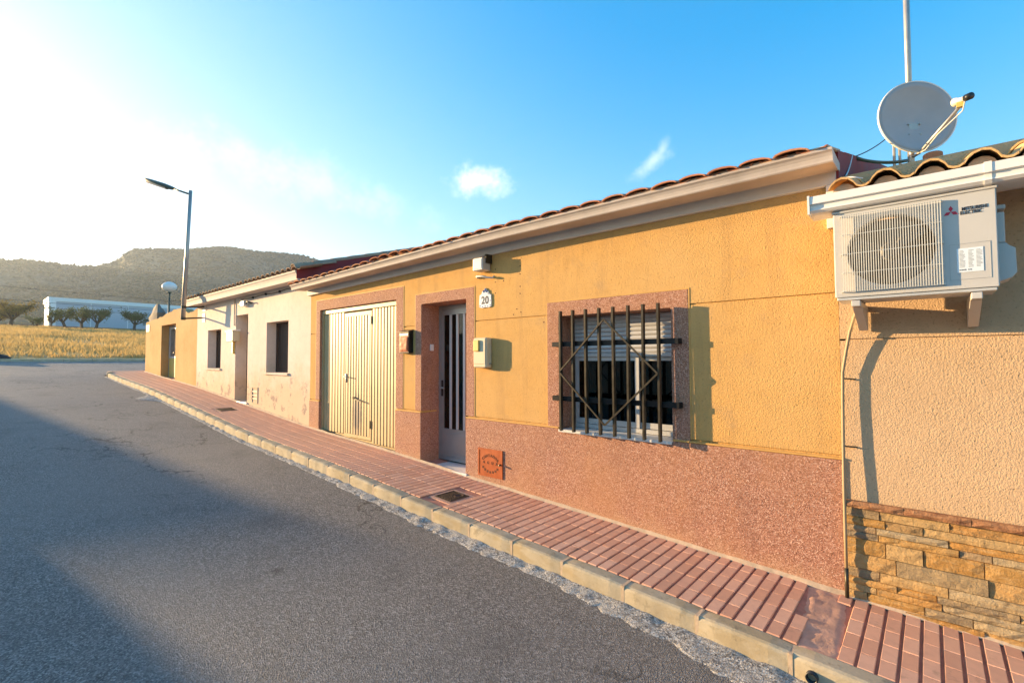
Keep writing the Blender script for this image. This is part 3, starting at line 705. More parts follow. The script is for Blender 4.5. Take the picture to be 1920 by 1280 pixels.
MB().tube([(x0+.028,.30,1.42),(x0+.028,.25,1.42),(x0+.05,.24,1.42),(x0+.13,.24,1.415)], .011, 8).build('handle', 'galvanised', fd, True)
tag(MB().box(-.03,.03,-.008,.008,-.045,.045).build('doorbell', 'plastic_white', None, bevel=.004), 'small white doorbell button in the shaded door reveal', 'doorbell')
o = bpy.data.objects['doorbell']; o.location = (DR[0]+.010, .17, 1.97); o.rotation_euler = (0, 0, R(90))

# window: shutter, sashes, sill
wd = MB().wall(WI[0]+.003, WI[1]-.003, 1.085, 2.247, [(WI[0]+.04, WI[1]-.04, 1.125, 2.2)], .235, .30).build('window', 'alu_light', hs_, bevel=.003)
MB().box(WI[0]+.002, WI[1]-.002, -.03, .234, 1.055, 1.082).build('sill', 'marble', wd, bevel=.004)
for i in range(9):
    z = 1.86+.043*i
    p = [(.228, z+.001), (.222, z+.010), (.219, z+.021), (.222, z+.033), (.228, z+.0415), (.234, z+.0415), (.234, z+.001)]
    MB().ext_x(p, WI[0]+.04, WI[1]-.04).build('shutter_slat', 'alu_light', wd)
MB().box(WI[0]+.035, WI[1]-.035, .216, .2345, 1.825, 1.859).build('shutter_foot', 'alu_light', wd, bevel=.003)
def sash(x0, x1, y0):
    s = MB().wall(x0, x1, 1.13, 1.822, [(x0+.042, x1-.042, 1.185, 1.785)], y0, y0+.028).build('sash', 'alu_light', wd, bevel=.003)
    MB().box(x0+.041, x1-.041, y0+.011, y0+.016, 1.184, 1.786).build('pane', 'glass', s)
sash(WI[0]+.042, -2.145, .237); sash(-2.215, WI[1]-.042, .268)
mb = MB(); n = 10; vs = []
for z in (1.0, 2.0):
    for i in range(n+1): vs.append((-2.42+.16*i/n, .55+.02*math.sin(i*2.2), z))
mb.add(vs, [(i, i+1, n+2+i, n+1+i) for i in range(n)]); mb.build('curtain', 'curtain', wd)
# window grille
gr = put('window_grille', None, hs_, (-2.31, -.10, 1.7))
bx = [-2.825, -2.675, -2.525, -2.375, -2.225, -2.075, -1.928, -1.783]
bar_me = MB().box(-.0095, .0095, -.020, .020, -.60, .605).mesh('bar', 'iron')
for x in bx: put('bar', bar_me, gr, (x, -.108, 1.685), (R(random.uniform(-.2, .2)), R(random.uniform(-.25, .25)), 0))
for z in (1.955, 1.405): MB().box(-2.95, -1.62, -.086, -.078, z-.024, z+.024).box(-2.95,-2.93,-.079,.0,z-.024,z+.024).box(-1.64,-1.62,-.079,.0,z-.024,z+.024).build('rail', 'iron_black', gr)
dm = [(-2.312, 2.172), (-1.785, 1.675), (-2.312, 1.185), (-2.825, 1.675)]
for (a, b), (c, d) in zip(dm, dm[1:]+dm[:1]): MB().bar((a, -.137, b), (c, -.137, d), .014, .014, (0,-1,0)).build('diamond_bar', 'iron', gr)

# ------------------------------------------------------------------ things on house 20
mbx = thing('mailbox', (-5.5, -.03, 1.9), 'dark metal mailbox with copper relief front between garage and front door', 'mailbox')
MB().box(-5.61, -5.385, -.07, .012, 1.895, 2.20).build('body', 'iron_black', mbx, bevel=.006)
MB().ext_x([(-.088,2.195),(.012,2.226),(.012,2.202),(-.088,2.183)], -5.62, -5.375).build('lid', 'iron', mbx, bevel=.003)
mb = MB(); n = 9; vs = []
for j in range(n+1):
    for i in range(n+1):
        e = 0 if i in (0, n) or j in (0, n) else 1
        vs.append((-5.598+.20*i/n, -.073-e*(.008+.014*abs(noise.noise((i*.9, j*.9, 8)))), 1.912+.215*j/n))
mb.add(vs, [(j*(n+1)+i, j*(n+1)+i+1, (j+1)*(n+1)+i+1, (j+1)*(n+1)+i) for j in range(n) for i in range(n)]).build('relief_panel', 'copper_relief', mbx, True)
MB().box(-5.59, -5.405, -.076, -.0705, 2.14, 2.165).build('slot', 'galvanised', mbx)
mt = thing('meter_box', (-4.0, -.05, 1.7), 'pale grey electric meter box on the ochre wall right of the front door', 'meter box')
MB().box(-4.10, -3.885, -.10, .003, 1.705, 2.06).build('body', 'meter_grey', mt, bevel=.02, seg=3)
MB().box(-4.088, -3.897, -.106, -.099, 1.75, 2.045).build('cover', 'meter_grey', mt, bevel=.006)
MB().box(-4.075, -3.985, -.128, -.105, 1.90, 2.03).build('reading_hatch', 'meter_yellow', mt, bevel=.008)
MB().tube([(-3.886,-.04,1.755),(-3.868,-.04,1.755)], .012, 8).build('seal_screw', 'galvanised', mt)
ns = thing('house_number', (-3.985, -.006, 2.43), 'ornate white ceramic house number tile reading 20 beside the front door', 'sign')
ol = [(-.095,0),(-.05,-.012),(0,-.004),(.05,-.012),(.095,0),(.10,.06),(.092,.145),(.06,.155),(.045,.19),(.02,.20),(0,.225),(-.02,.20),(-.045,.19),(-.06,.155),(-.092,.145),(-.10,.06)]
mb = MB(); k = len(ol); mb.add([(-3.985+x, y, 2.43+z) for y in (-.014, .002) for x, z in ol], [tuple(range(k)), tuple(range(2*k-1, k-1, -1))]+[(i, k+i, k+(i+1) % k, (i+1) % k) for i in range(k)])
mb.build('plaque', 'ceramic', ns)
text('digits', '20', .125, (-3.985, -.0155, 2.505), 'ink', ns, bold=.003, spacing=1.05, sx=.95)
for a in range(3): MB().tube([(-3.985+.02*(a-1), -.016, 2.60+.012*(a == 1)), (-3.985+.032*(a-1), -.016, 2.628+.012*(a == 1))], .006, 6).build('ornament', 'ink_blue', ns)
mb = MB()
for i in range(12):
    q = ol[i if i < len(ol) else 0]; mb.box(-3.985+q[0]*.86-.006, -3.985+q[0]*.86+.006, -.0165, -.0135, 2.43+q[1]*.9+.008, 2.43+q[1]*.9+.02)
mb.build('border_marks', 'ink_blue', ns)['kind'] = 'stuff'
fl = thing('floodlight', (-3.97, -.1, 2.85), 'small grey floodlight box hung under the cornice above the front door', 'lamp')
MB().box(-4.055, -3.895, -.15, -.012, 2.845, 2.995).build('housing', 'alu_light', fl, bevel=.01)
MB().box(-4.04, -3.91, -.155, -.149, 2.865, 2.975).build('lens', 'plastic_white', fl)
MB().box(-3.905, -3.88, -.10, .0, 2.93, 3.034).build('bracket', 'iron', fl)
ws = thing('lamp_cable', (-4.0, -.05, 2.77), 'curved cable tail looping under the floodlight', 'cable')
MB().tube([(-4.10,.005,2.80),(-4.105,-.04,2.80),(-4.06,-.07,2.795),(-3.97,-.075,2.785),(-3.90,-.06,2.765),(-3.86,-.02,2.76),(-3.855,.005,2.785)], .010, 8).build('loop', 'cable_white', ws, True)
MB().tube([(-4.10,.005,2.80),(-4.10,-.03,2.80)], .022, 10).build('grommet', 'galvanised', ws, True)
wh = thing('water_hatch', (-3.9, -.02, .46), 'orange enamelled water meter hatch in the plinth below the meter box', 'hatch')
MB().box(-4.08, -3.72, -.022, .0, .455, .745).build('door', 'orange_plate', wh, bevel=.004)
MB().wall(-4.095, -3.705, .44, .76, [(-4.075, -3.725, .46, .74)], -.026, -.01).build('rim', 'orange_plate', wh, bevel=.003)
for i, chh in enumerate('CONTADOR'):
    a = R(142-104*i/7); text('letter', chh, .042, (-3.90+.145*math.cos(a), -.0235, .565+.12*math.sin(a)), 'plate_ink', wh, bold=.001, rot=(R(90), R(90)-a, 0))
for i, chh in enumerate('AGUA'): text('letter', chh, .044, (-4.0+.068*i, -.0235, .60), 'plate_ink', wh, bold=.001)
mb = MB()
for i in range(7):
    a = R(218+104*i/6); mb.box(-3.90+.145*math.cos(a)-.012, -3.90+.145*math.cos(a)+.012, -.0242, -.0215, .615+.12*math.sin(a)-.013, .615+.12*math.sin(a)+.013)
mb.build('worn_lettering', 'plate_ink', wh)
MB().tube([(-3.735,-.02,.60),(-3.735,-.05,.60),(-3.72,-.055,.598)], .010, 8).build('key_knob', 'iron', wh)
mb = MB(); random.seed(3)                                # old anchor holes with grit round them
for x, z in [(-3.45,2.92),(-3.45,2.85),(-3.45,2.76),(-3.45,2.62),(-3.45,2.54),(-3.83,2.86),(-3.83,2.71),(-3.83,2.58),(-3.7,2.71),(-3.12,2.2),(-3.44,2.33),(-3.55,2.31),(-3.5,2.37)]:
    mb.lathe((x, -.0012, z), [(.0005, -.0005), (.007, -.0005), (.009, .003)], 8, 'y')
mb.build('anchor_holes', 'plate_ink', hs_)['kind'] = 'stuff'

# ------------------------------------------------------------------ WHITE HOUSE
AX0, AX1 = -14.66, -8.352
wh2 = thing('white_house', (-11.5, 0, zp(-11.5)), 'weathered white house with two deep windows and an open doorway', 'house')
W1 = (-13.80, -12.87, 1.615, 2.565); D2 = (-11.93, -11.22, .3, 2.825); W2 = (-10.24, -9.245, 1.56, 2.575)
MB().wall(AX0, AX1, -.1, 3.26, [W1, D2, W2], 0, .35).build('wall', 'render_white', wh2, weld=True)
prof = [(.02,3.225),(-.24,3.215),(-.253,3.211),(-.264,3.219),(-.267,3.25),(-.274,3.29),(-.288,3.33),(-.304,3.352),(-.305,3.375),(.02,3.375)]
MB().ext_x(prof, -14.85, -8.33).build('cornice', 'cornice', wh2)
gable(-8.345, -8.325, -.28, 3.43, 6.0, .288, 3.237, 'gable', wh2)
MB().box(AX0, AX1, 6.8, 7.0, -.1, 3.3).box(AX0, AX0+.2, .35, 6.8, -.1, 3.3).box(AX1-.2, AX1-.01, .35, 6.8, -.1, 3.2).build('rear_wall', 'render_white', wh2)
rf2 = corr(MB(), -14.85, -8.35, .42, 6.0, 3.40+.72*.288+.03, .288, .215, .05).add([(-14.85,-.29,3.377),(-8.345,-.29,3.377),(-8.345,6.0,5.18),(-14.85,6.0,5.18),(-8.31,7.2,4.8),(-14.85,7.2,4.8)], [(0,1,2,3),(3,2,4,5)]).build('roof', 'clay_brown', wh2)
at2 = arc_tile(.185, .155, .055, .42, mat='clay_brown'); ct2 = arc_tile(.18, .16, .045, .42, mat='clay_brown')
for r in range(2):
    for c in range(31):
        x = -14.78+c*.215; y = -.335+r*.36+random.uniform(-.01, .01); z = 3.40+(y+.3)*.288+r*.003
        put('roof_tile', at2, rf2, (x, y, z), (math.atan(.288)-R(1), R(random.uniform(-2, 2)), 0))
        if r == 0: put('channel_tile', ct2, rf2, (x+.1075, y+.03, z+.03), (-math.atan(.288)+R(1), R(180), 0))
for k in range(14): put('roof_tile', at2, rf2, (-8.425, -.30+k*.36, 3.445+k*.36*.288), (math.atan(.288)-R(1.5), R(5), 0))
for w in (W1, W2):
    wn_ = MB().wall(w[0]+.002, w[1]-.002, w[2]+.002, w[3]-.002, [(w[0]+.06, w[1]-.06, w[2]+.06, w[3]-.06)], .19, .25).build('window', 'wood_dark', wh2, bevel=.004)
    n = 8; pw = (w[1]-w[0]-.12)/n
    for i in range(n): MB().box(w[0]+.06+pw*i+.003, w[0]+.06+pw*(i+1)-.003, .205, .235, w[2]+.061, w[3]-.061).build('shutter_board', 'wood_dark', wn_)
    MB().box(w[0]-.05, w[1]+.05, -.035, .19, w[2]-.045, w[2]-.002).build('sill', 'render_white', wn_, bevel=.006)
d2 = MB().wall(D2[0]+.002, D2[1]-.002, .6, D2[3]-.002, [(D2[0]+.06, D2[1]-.06, .5, D2[3]-.07)], .24, .30).build('door', 'wood_dark', wh2)
for i in range(5): MB().box(D2[0]+.06+.118*i+.003, D2[0]+.06+.118*(i+1)-.003, .26, .29, .8, D2[3]-.071).build('board', 'wood_dark', d2)
MB().box(D2[0]-.03, D2[1]+.05, -.03, .24, .6, zp(-11.6)+.02).build('doorstep', 'marble', wh2, bevel=.005)
mt = thing('meter_box', (-11.87, -.08, 2.2), 'hooded meter box with a short conduit beside the doorway of the white house', 'meter box')
MB().box(-12.06, -11.68, -.15, .004, 2.235, 2.46).build('body', 'meter_grey', mt, bevel=.008)
MB().ext_x([(-.17,2.462),(-.17,2.478),(.004,2.51),(.004,2.462)], -12.09, -11.65).build('hood', 'pvc_white', mt)
MB().box(-12.03, -11.95, -.05, .0, 1.96, 2.234).build('conduit', 'meter_yellow', mt, bevel=.006)
lp = thing('wall_lamp', (-11.3, -.05, 3.0), 'small white wall lamp above the doorway of the white house', 'lamp')
MB().box(-11.42, -11.22, -.10, .004, 2.99, 3.10).build('housing', 'plastic_white', lp, bevel=.01)
MB().tube([(-11.22,-.05,3.04),(-11.05,-.09,3.07),(-10.9,-.06,3.03)], .014, 8).build('arm', 'iron', lp, True)
MB().tube([(-11.75,-.015,3.04),(-11.6,-.02,3.05),(-11.42,-.03,3.05)], .012, 6).build('cable', 'cable_black', lp, True)
o = MB().tube([(-11.98,-.02,3.20),(-11.98,-.02,2.62),(-11.93,-.02,2.60)], .014, 6).build('conduit', 'render_white', None, True); tag(o, 'thin painted conduit running up the white house beside its doorway', 'conduit')
cb = thing('wall_cable', (-9.8, -.02, 3.16), 'thin black cable with clips under the eave of the white house', 'cable')
pts = [(-11.6+.33*i, -.018, 3.175-.03*abs(math.sin(i*.9))) for i in range(10)]
MB().tube(pts, .007, 6).build('cable', 'cable_black', cb, True)
for i in (2, 4, 6, 8): MB().box(pts[i][0]-.02, pts[i][0]+.02, -.03, .002, pts[i][2]-.02, pts[i][2]+.025).build('clip', 'cable_black', cb)
h = thing('wall_hatch', (-10.75, -.01, .95), 'small painted hatch with thin bars low on the white house wall', 'hatch')
MB().wall(-10.93, -10.63, .90, 1.24, [(-10.91, -10.65, .92, 1.22)], -.012, .004).build('frame', 'render_white', h)
for z in (1.0, 1.07, 1.15): MB().box(-10.909, -10.651, -.01, .003, z-.006, z+.006).build('bar', 'galvanised', h)

# ------------------------------------------------------------------ YARD WALL with gate
yw = thing('yard_wall', (-17.4, 0, zp(-17.4)), 'crumbling ochre yard wall with a metal gate at the street corner', 'wall')
top = [(-20.05,3.10),(-19.3,3.13),(-18.7,3.16),(-18.2,3.17),(-17.6,3.24),(-16.9,3.30),(-16.3,3.32),(-15.9,3.22),(-15.5,3.12),(-15.1,3.14),(-14.67,3.20)]
GA = (-18.12, -16.60, 2.90)
mb = MB(); n = 64; xs = sorted(set([-20.05+i*(5.38/n) for i in range(n+1)]+[GA[0], GA[1]])); zt_ = lambda x: interp(x, top)+.035*noise.noise((x*3.3, 0, 0))+.02*noise.noise((x*9, 0, 0))
for a, b in zip(xs, xs[1:]):
    ing = GA[0]-1e-6 <= a and b <= GA[1]+1e-6; za = zb = GA[2] if ing else 0.2
    ta, tb = zt_(a), zt_(b)
    mb.quad((a,0,za),(b,0,zb),(b,0,tb),(a,0,ta)); mb.quad((b,.3,zb),(a,.3,za),(a,.3,ta),(b,.3,tb)); mb.quad((a,0,ta),(b,0,tb),(b,.3,tb),(a,.3,ta))
    if ing: mb.quad((a,.3,za),(b,.3,zb),(b,0,zb),(a,0,za))
for x in (-20.05, -14.67): mb.quad((x,0,.2),(x,.3,.2),(x,.3,zt_(x)),(x,0,zt_(x)))
for x in GA[:2]: mb.quad((x,0,.2),(x,.3,.2),(x,.3,GA[2]),(x,0,GA[2]))
mb.build('wall', 'render_old', yw)
MB().box(-20.05, -19.75, .3, 9.0, .2, 3.0).build('return_wall', 'render_old', yw)
zg = zp(-17.3)
g = MB().wall(GA[0], GA[1], zg-.05, 2.898, [(GA[0]+.05, GA[1]-.05, zg, 2.85)], .20, .24).build('gate', 'alu', yw)
mid = (GA[0]+GA[1])/2
for a, b in ((GA[0]+.05, mid-.005), (mid+.005, GA[1]-.05)):
    MB().box(a, b, .205, .225, zg+.03, zg+.62).build('lower_panel', 'meter_yellow', g, bevel=.004)
    MB().wall(a, b, zg+.622, 2.848, [(a+.05, b-.05, zg+.68, 2.79)], .203, .235).build('leaf_frame', 'alu_light', g)
    for i in range(1, 5): xx = a+.05+(b-a-.1)*i/5; MB().box(xx-.008, xx+.008, .212, .226, zg+.681, 2.789).build('bar', 'galvanised', g)
    MB().box(a+.05, b-.05, .227, .231, zg+.681, 2.789).build('pane', 'glass', g)
MB().tube([(mid+.03,.20,2.05),(mid+.03,.13,2.05),(mid+.14,.13,2.05)], .014, 6).build('handle', 'iron_black', g)
pl = MB(); vs = []; nn = 10; rows = [(0, .34), (.16, .36), (.30, .33), (.40, .24), (.48, .17), (.58, .10), (.62, .03)]
for j, (hh, r) in enumerate(rows):
    for k in range(nn):
        a = k*2*math.pi/nn; q = r*(1+.28*noise.noise((math.cos(a)*1.3, math.sin(a)*1.3, hh*5)))*(1.25 if abs(math.sin(2*a)) > .8 else 1)
        vs.append((-19.35+q*math.cos(a)*1.3, .16+q*math.sin(a)*.45, 3.08+hh+.03*noise.noise((a, hh*4, 1))))
pl.add(vs, [(j*nn+k, j*nn+(k+1) % nn, (j+1)*nn+(k+1) % nn, (j+1)*nn+k) for j in range(len(rows)-1) for k in range(nn)])
pl.build('rubble_stump', 'far_stone', yw)['label'] = 'broken masonry stump on top of the wall'
tag(MB().box(-19.93,-19.55,-.018,.001,2.78,3.0).build('wall_plate', 'meter_yellow', None, bevel=.003), 'small pale plate near the top corner of the yard wall', 'sign')

# ------------------------------------------------------------------ street lamp on its wall brackets
sl_ = thing('street_lamp', (-13.98, -.5, 2.8), 'tall green street lamp post bracketed to the corner of the white house', 'street lamp')
b0, b1 = Vector((-13.99, -.5, 2.84)), Vector((-13.60, -.5, 5.98))
MB().tube([b0, b0.lerp(b1, .5), b1], [.052, .045, .038], 10).build('post', 'galvanised', sl_, True)
e = Vector((-14.80, -1.19, 6.38)); st = b1-Vector((0,0,.10)); dr = (e-st).normalized()
MB().tube([st, st+dr*.62], .022, 8).build('arm', 'lamp_green', sl_, True)
ax = dr; sdv = ax.cross(Vector((0,0,1))).normalized(); up = sdv.cross(ax); vs = []; nn = 10
secs = [(.50,.045,.035,.02),(.60,.075,.05,.045),(.80,.115,.06,.055),(1.05,.12,.055,.05),(1.30,.095,.045,.04),(1.43,.05,.03,.025),(1.47,.01,.008,.008)]
for d_, w_, ht, hb in secs:
    for k in range(nn):
        a = 2*math.pi*k/nn; s_ = math.sin(a); vs.append(st+ax*d_+sdv*w_*math.cos(a)+up*((ht if s_ > 0 else hb)*s_))
hd = MB().add(vs, [(j*nn+k, j*nn+(k+1) % nn, (j+1)*nn+(k+1) % nn, (j+1)*nn+k) for j in range(len(secs)-1) for k in range(nn)]+[tuple(range(nn))]).build('lamp_head', 'lamp_green', sl_, True)
vs = []
for d_, w_ in ((.72,.07),(.85,.092),(1.05,.095),(1.25,.08),(1.36,.05)):
    for k in range(7):
        a = math.pi*(1+k/6); vs.append(st+ax*d_+sdv*w_*math.cos(a)+up*(.075*math.sin(a)))
MB().add(vs, [(j*7+k, j*7+k+1, (j+1)*7+k+1, (j+1)*7+k) for j in range(4) for k in range(6)]).build('diffuser', 'globe_glass', hd, True)
for z, xo in ((3.13, .035), (2.85, .0)):
    x = -13.99+xo; MB().tube([(x, -.5, z), (x-.06, -.28, z+.03), (x-.14, .0, z+.06)], .020, 8).build('bracket', 'iron', sl_, True)
    MB().box(x-.23, x-.05, -.012, .003, z-.05, z+.17).build('wall_plate', 'white_paint', sl_)
    MB().lathe((x, -.5, z-.03), [(.058, 0), (.058, .06)], 12).build('clamp', 'iron', sl_)

gl = thing('globe_lamp', (-31.0, 3.22, zf(-31, 3.2)), 'white globe lamp on a thin pole behind the yard wall', 'street lamp')
zb = zf(-31, 3.2); MB().tube([(-31,3.22,zb-.1),(-31,3.22,5.55)], [.06, .045], 8).build('pole', 'lamp_green', gl, True)
MB().lathe((-31, 3.22, 5.80), [(.005,.29)]+[(.35*math.cos(R(a)), .28*math.sin(R(a))) for a in range(75, -76, -15)]+[(.09,-.285)], 20).build('globe', 'globe_glass', gl, True)
MB().lathe((-31, 3.22, 5.46), [(.05,0),(.10,.03),(.10,.07)], 12).build('collar', 'lamp_green', gl, True)

# ------------------------------------------------------------------ PINK HOUSE on the right
BX0, BX1 = -.455, 7.0
ph = thing('pink_house', (1, 0, zp(1)), 'beige pink rendered house with rubble stone plinth at the right edge', 'house')
MB().box(BX0, BX1, .012, .3, -.8, 3.1).build('wall', 'render_pink', ph)
MB().box(BX0-.028, BX1, 0, .013, .70, 1.925).build('render_panel', 'render_pink', ph); MB().box(BX0-.028, BX1, 0, .013, 1.938, 2.95).build('render_panel', 'render_pink', ph)
MB().box(BX0, BX1, 6.0, 6.2, -.8, 3.1).box(BX1-.2, BX1-.01, .3, 6.0, -.8, 3.1).box(BX0+.0, BX0+.2, .3, 6.0, -.8, 3.0).build('rear_wall', 'render_pink', ph)
sc = put('stone_cladding', None, ph, (.5, -.03, .1))
MB().box(BX0-.028, 3.0, -.012, .011, -.6, .78).build('mortar_bed', 'coping_stone', sc)
def rough_block(L, H, T, seed, nx=5, nz=2):
    nx = max(3, min(7, int(L/.05))); mb = MB(); vs = []
    for j in range(nz+1):
        for i in range(nx+1):
            ed = (i in (0, nx)) or (j in (0, nz))
            vs.append((L*i/nx, -T*(.8 if ed else 1)-.008*noise.noise((i*.8+seed*3.1, j*.9, seed)), H*j/nz))
    q = len(vs); ring = [i for i in range(nx+1)]+[j*(nx+1)+nx for j in range(1, nz+1)]+[nz*(nx+1)+i for i in range(nx-1, -1, -1)]+[j*(nx+1) for j in range(nz-1, 0, -1)]
    fs = [(j*(nx+1)+i, j*(nx+1)+i+1, (j+1)*(nx+1)+i+1, (j+1)*(nx+1)+i) for j in range(nz) for i in range(nx)]
    bk = [(vs[i][0], 0, vs[i][2]) for i in ring]
    fs += [(ring[(k+1) % len(ring)], ring[k], q+k, q+(k+1) % len(ring)) for k in range(len(ring))]
    return mb.add(vs+bk, fs)
random.seed(21)
z = -.02; row = 0
while z < .755:
    hh = random.choice((.045, .055, .065, .08, .10)); hh = min(hh, .778-z)
    if .778-z-hh < .03: hh = .778-z
    x = BX0-.024 - random.uniform(0, .0)
    first = True
    while x < 2.6:
        L = random.uniform(.14, .46) if not first else random.uniform(.10, .3)
        first = False
        if z+hh > zp(x+L/2)-.06:
            T = random.choice((.012, .015, .018, .022)); o = put('stone', rough_block(L-.005, hh-.005, T, random.uniform(0, 50)).mesh('stone', 'ledge_stone'), sc, (x, -.011, z+.0015))
        x += L
    z += hh; row += 1
x = BX0-.026
while x < 2.6:
    put('coping', rough_block(.318, .043, .05, random.uniform(0, 50)).mesh('coping', 'coping_stone'), sc, (x, -.011, .7795)); x += .32
# white eaves gutter, soffit
gut = [(-.30,2.735),(-.44,2.735),(-.475,2.742),(-.492,2.757),(-.485,2.768),(-.485,2.792),(-.505,2.797),(-.505,2.846),(-.49,2.850),(-.485,2.84),(-.30,2.84)]
MB().ext_x(gut, -.565, 6.9).build('gutter', 'pvc_white', ph)
MB().ext_x([(-.29,2.737),(-.508,2.732),(-.512,2.853),(-.29,2.853)], -.578, -.566).build('gutter_cap', 'pvc_white', ph)
MB().ext_x([(-.30,2.76),(.0,2.80),(.0,2.86),(-.30,2.86)], -.45, 6.9).build('soffit', 'white_paint', ph)
MB().ext_x([(-.298,2.731),(-.44,2.731),(-.478,2.738),(-.497,2.756),(-.49,2.769),(-.49,2.791),(-.509,2.794),(-.509,2.852),(-.298,2.852)], .245, .275).build('gutter_joint', 'pvc_white', ph)
# S tile roof
sl2 = .30; pr2 = .212
r2 = corr(MB(), -.45, 6.9, .70, 5.4, 2.86+1.1*sl2+.03, sl2, pr2, .06).add([(-.45,-.38,2.862),(6.9,-.38,2.862),(6.9,5.4,4.58),(-.45,5.4,4.58),(6.9,6.4,4.2),(-.45,6.4,4.2)], [(0,1,2,3),(3,2,4,5)]).build('roof', 'clay_buff', ph)
def s_tile(L=.44, th=.012):
    pts = [(-.106,.010),(-.09,.036),(-.066,.058),(-.034,.068),(.0,.060),(.026,.036),(.042,.010),(.062,.0),(.086,.0),(.104,.012)]
    mb = MB(); vs = []; k = len(pts)
    for y in (0, L):
        vs += [(x, y, z) for x, z in pts]; vs += [(x, y, z-th) for x, z in pts]
    fs = []
    for i in range(k-1): fs += [(i, i+1, 2*k+i+1, 2*k+i), (k+i+1, k+i, 3*k+i, 3*k+i+1), (k+i, k+i+1, i+1, i), (2*k+i, 2*k+i+1, 3*k+i+1, 3*k+i)]
    fs += [(0, 2*k, 3*k, k), (k-1, 2*k-1, 4*k-1, 3*k-1)]
    return mb.add(vs, fs).mesh('roof_tile', 'clay_buff')
stm = s_tile()
for r in range(4):
    for c in range(15):
        x = -.36+c*pr2; y = -.455+r*.385; put('roof_tile', stm, r2, (x+random.uniform(-.003,.003), y+random.uniform(-.006,.006), 2.868+(y+.455)*sl2+.010+r*.004), (math.atan(sl2)-R(1.2), 0, R(random.uniform(-.6,.6))))
for c in range(15):                                     # mortar fill set back under each arch
    x = -.36+c*pr2; A = [(-.094,.0),(-.083,.024),(-.062,.043),(-.034,.052),(-.002,.045),(.02,.026),(.034,.0)]; k = len(A)
    MB().add([(x+a, y_, 2.866+b) for y_ in (-.405, -.2) for a, b in A], [tuple(range(k))[::-1], tuple(range(k, 2*k))]+[(i, i+1, k+i+1, k+i) for i in range(k-1)]).build('tile_bedding', 'mortar', ph)
MB().lathe((.06, 1.25, 3.36), [(.07,0),(.065,.16),(.05,.17),(.05,.05)], 12).build('roof_vent', 'clay_red', ph)

# ------------------------------------------------------------------ air conditioner
ac = thing('air_conditioner', (-.08, -.3, 2.18), 'white outdoor air conditioner unit on brackets below the gutter', 'air conditioner')
ax0, ax1, ay0, ay1, az0, az1 = -.448, .292, -.45, -.17, 2.185, 2.715
fcx, fcz, fr_ = -.168, 2.452, .208
mb = MB(); n = 48; ring = [(fcx+fr_*math.cos(2*math.pi*k/n), fcz+fr_*math.sin(2*math.pi*k/n)) for k in range(n)]
sq = []
for k in range(n):                                       # outer square ring point per angle
    a = 2*math.pi*k/n; c_, s_ = math.cos(a), math.sin(a); q = 1/max(abs(c_)/.245, abs(s_)/.245)
    sq.append((fcx+q*c_, fcz+q*s_))
vs = [(x, ay0, z) for x, z in ring]+[(x, ay0, z) for x, z in sq]+[(x, ay0+.06, z) for x, z in ring]
fs = [(k, (k+1) % n, n+(k+1) % n, n+k) for k in range(n)]+[(k, 2*n+k, 2*n+(k+1) % n, (k+1) % n) for k in range(n)]
mb.add(vs, fs)
X0, X1, Z0, Z1 = fcx-.245, fcx+.245, fcz-.245, fcz+.245
for a, b, c_, d_ in ((ax0, X0, az0, az1), (X1, ax1, az0, az1), (X0, X1, az0, Z0), (X0, X1, Z1, az1)): mb.quad((a,ay0,c_),(b,ay0,c_),(b,ay0,d_),(a,ay0,d_))
mb.quad((ax0,ay1,az0),(ax0,ay0,az0),(ax0,ay0,az1),(ax0,ay1,az1)); mb.quad((ax1,ay0,az0),(ax1,ay1,az0),(ax1,ay1,az1),(ax1,ay0,az1))
mb.quad((ax0,ay0,az1),(ax1,ay0,az1),(ax1,ay1,az1),(ax0,ay1,az1)); mb.quad((ax0,ay1,az0),(ax1,ay1,az0),(ax1,ay0,az0),(ax0,ay0,az0))
cs = mb.build('casing', 'ac_white', ac, weld=True, bevel=.006)
MB().box(ax0-.006, ax1+.006, ay0-.008, ay1+.004, az1+.001, az1+.016).build('top_lid', 'ac_white', ac, bevel=.005)
MB().box(ax0+.01, ax1-.01, ay0+.01, ay1-.01, az0-.02, az0-.001).build('base_tray', 'alu_light', ac, bevel=.003)
MB().box(ax0+.02, fcx+.26, ay1-.03, ay1-.004, az0+.02, az1-.02).build('coil', 'coil', ac)
fn = MB().lathe((fcx, ay0+.06, fcz), [(.002,-.02),(.045,-.015),(.055,.0),(.055,.06)], 20, 'y').build('fan', 'fan_grey', ac, True)
for k in range(3):
    a0 = R(120*k+20); vs = []
    for i in range(8):
        for j in range(5):
            r_ = .05+.145*j/4; a = a0+R(86)*i/7*(1-.1*j/4)+R(8)*j/4; vs.append((fcx+r_*math.cos(a), ay0+.05+.05*i/7, fcz+r_*math.sin(a)))
    MB().add(vs, [(i*5+j, i*5+j+1, (i+1)*5+j+1, (i+1)*5+j) for i in range(7) for j in range(4)]).build('blade', 'fan_grey', fn, True)
mb = MB(); x = fcx-.232
for i in range(40): mb.box(x+i*.0119-.0021, x+i*.0119+.0021, ay0-.024, ay0-.020, fcz-.238, fcz+.243)
for z in (fcz-.236, fcz-.12, fcz, fcz+.12, fcz+.24): mb.box(fcx-.24, fcx+.24, ay0-.0195, ay0-.0155, z-.0022, z+.0022)
for x in (fcx-.24, fcx+.239):
    for z in (fcz-.236, fcz, fcz+.24): mb.box(x-.003, x+.003, ay0-.02, ay0+.002, z-.003, z+.003)
mb.build('fan_guard', 'ac_guard', ac)['kind'] = 'stuff'
MB().wall(.095, .262, 2.235, 2.435, [(.0965, .2605, 2.2365, 2.4335)], ay0-.0015, ay0+.003).build('access_panel_edge', 'alu', ac)
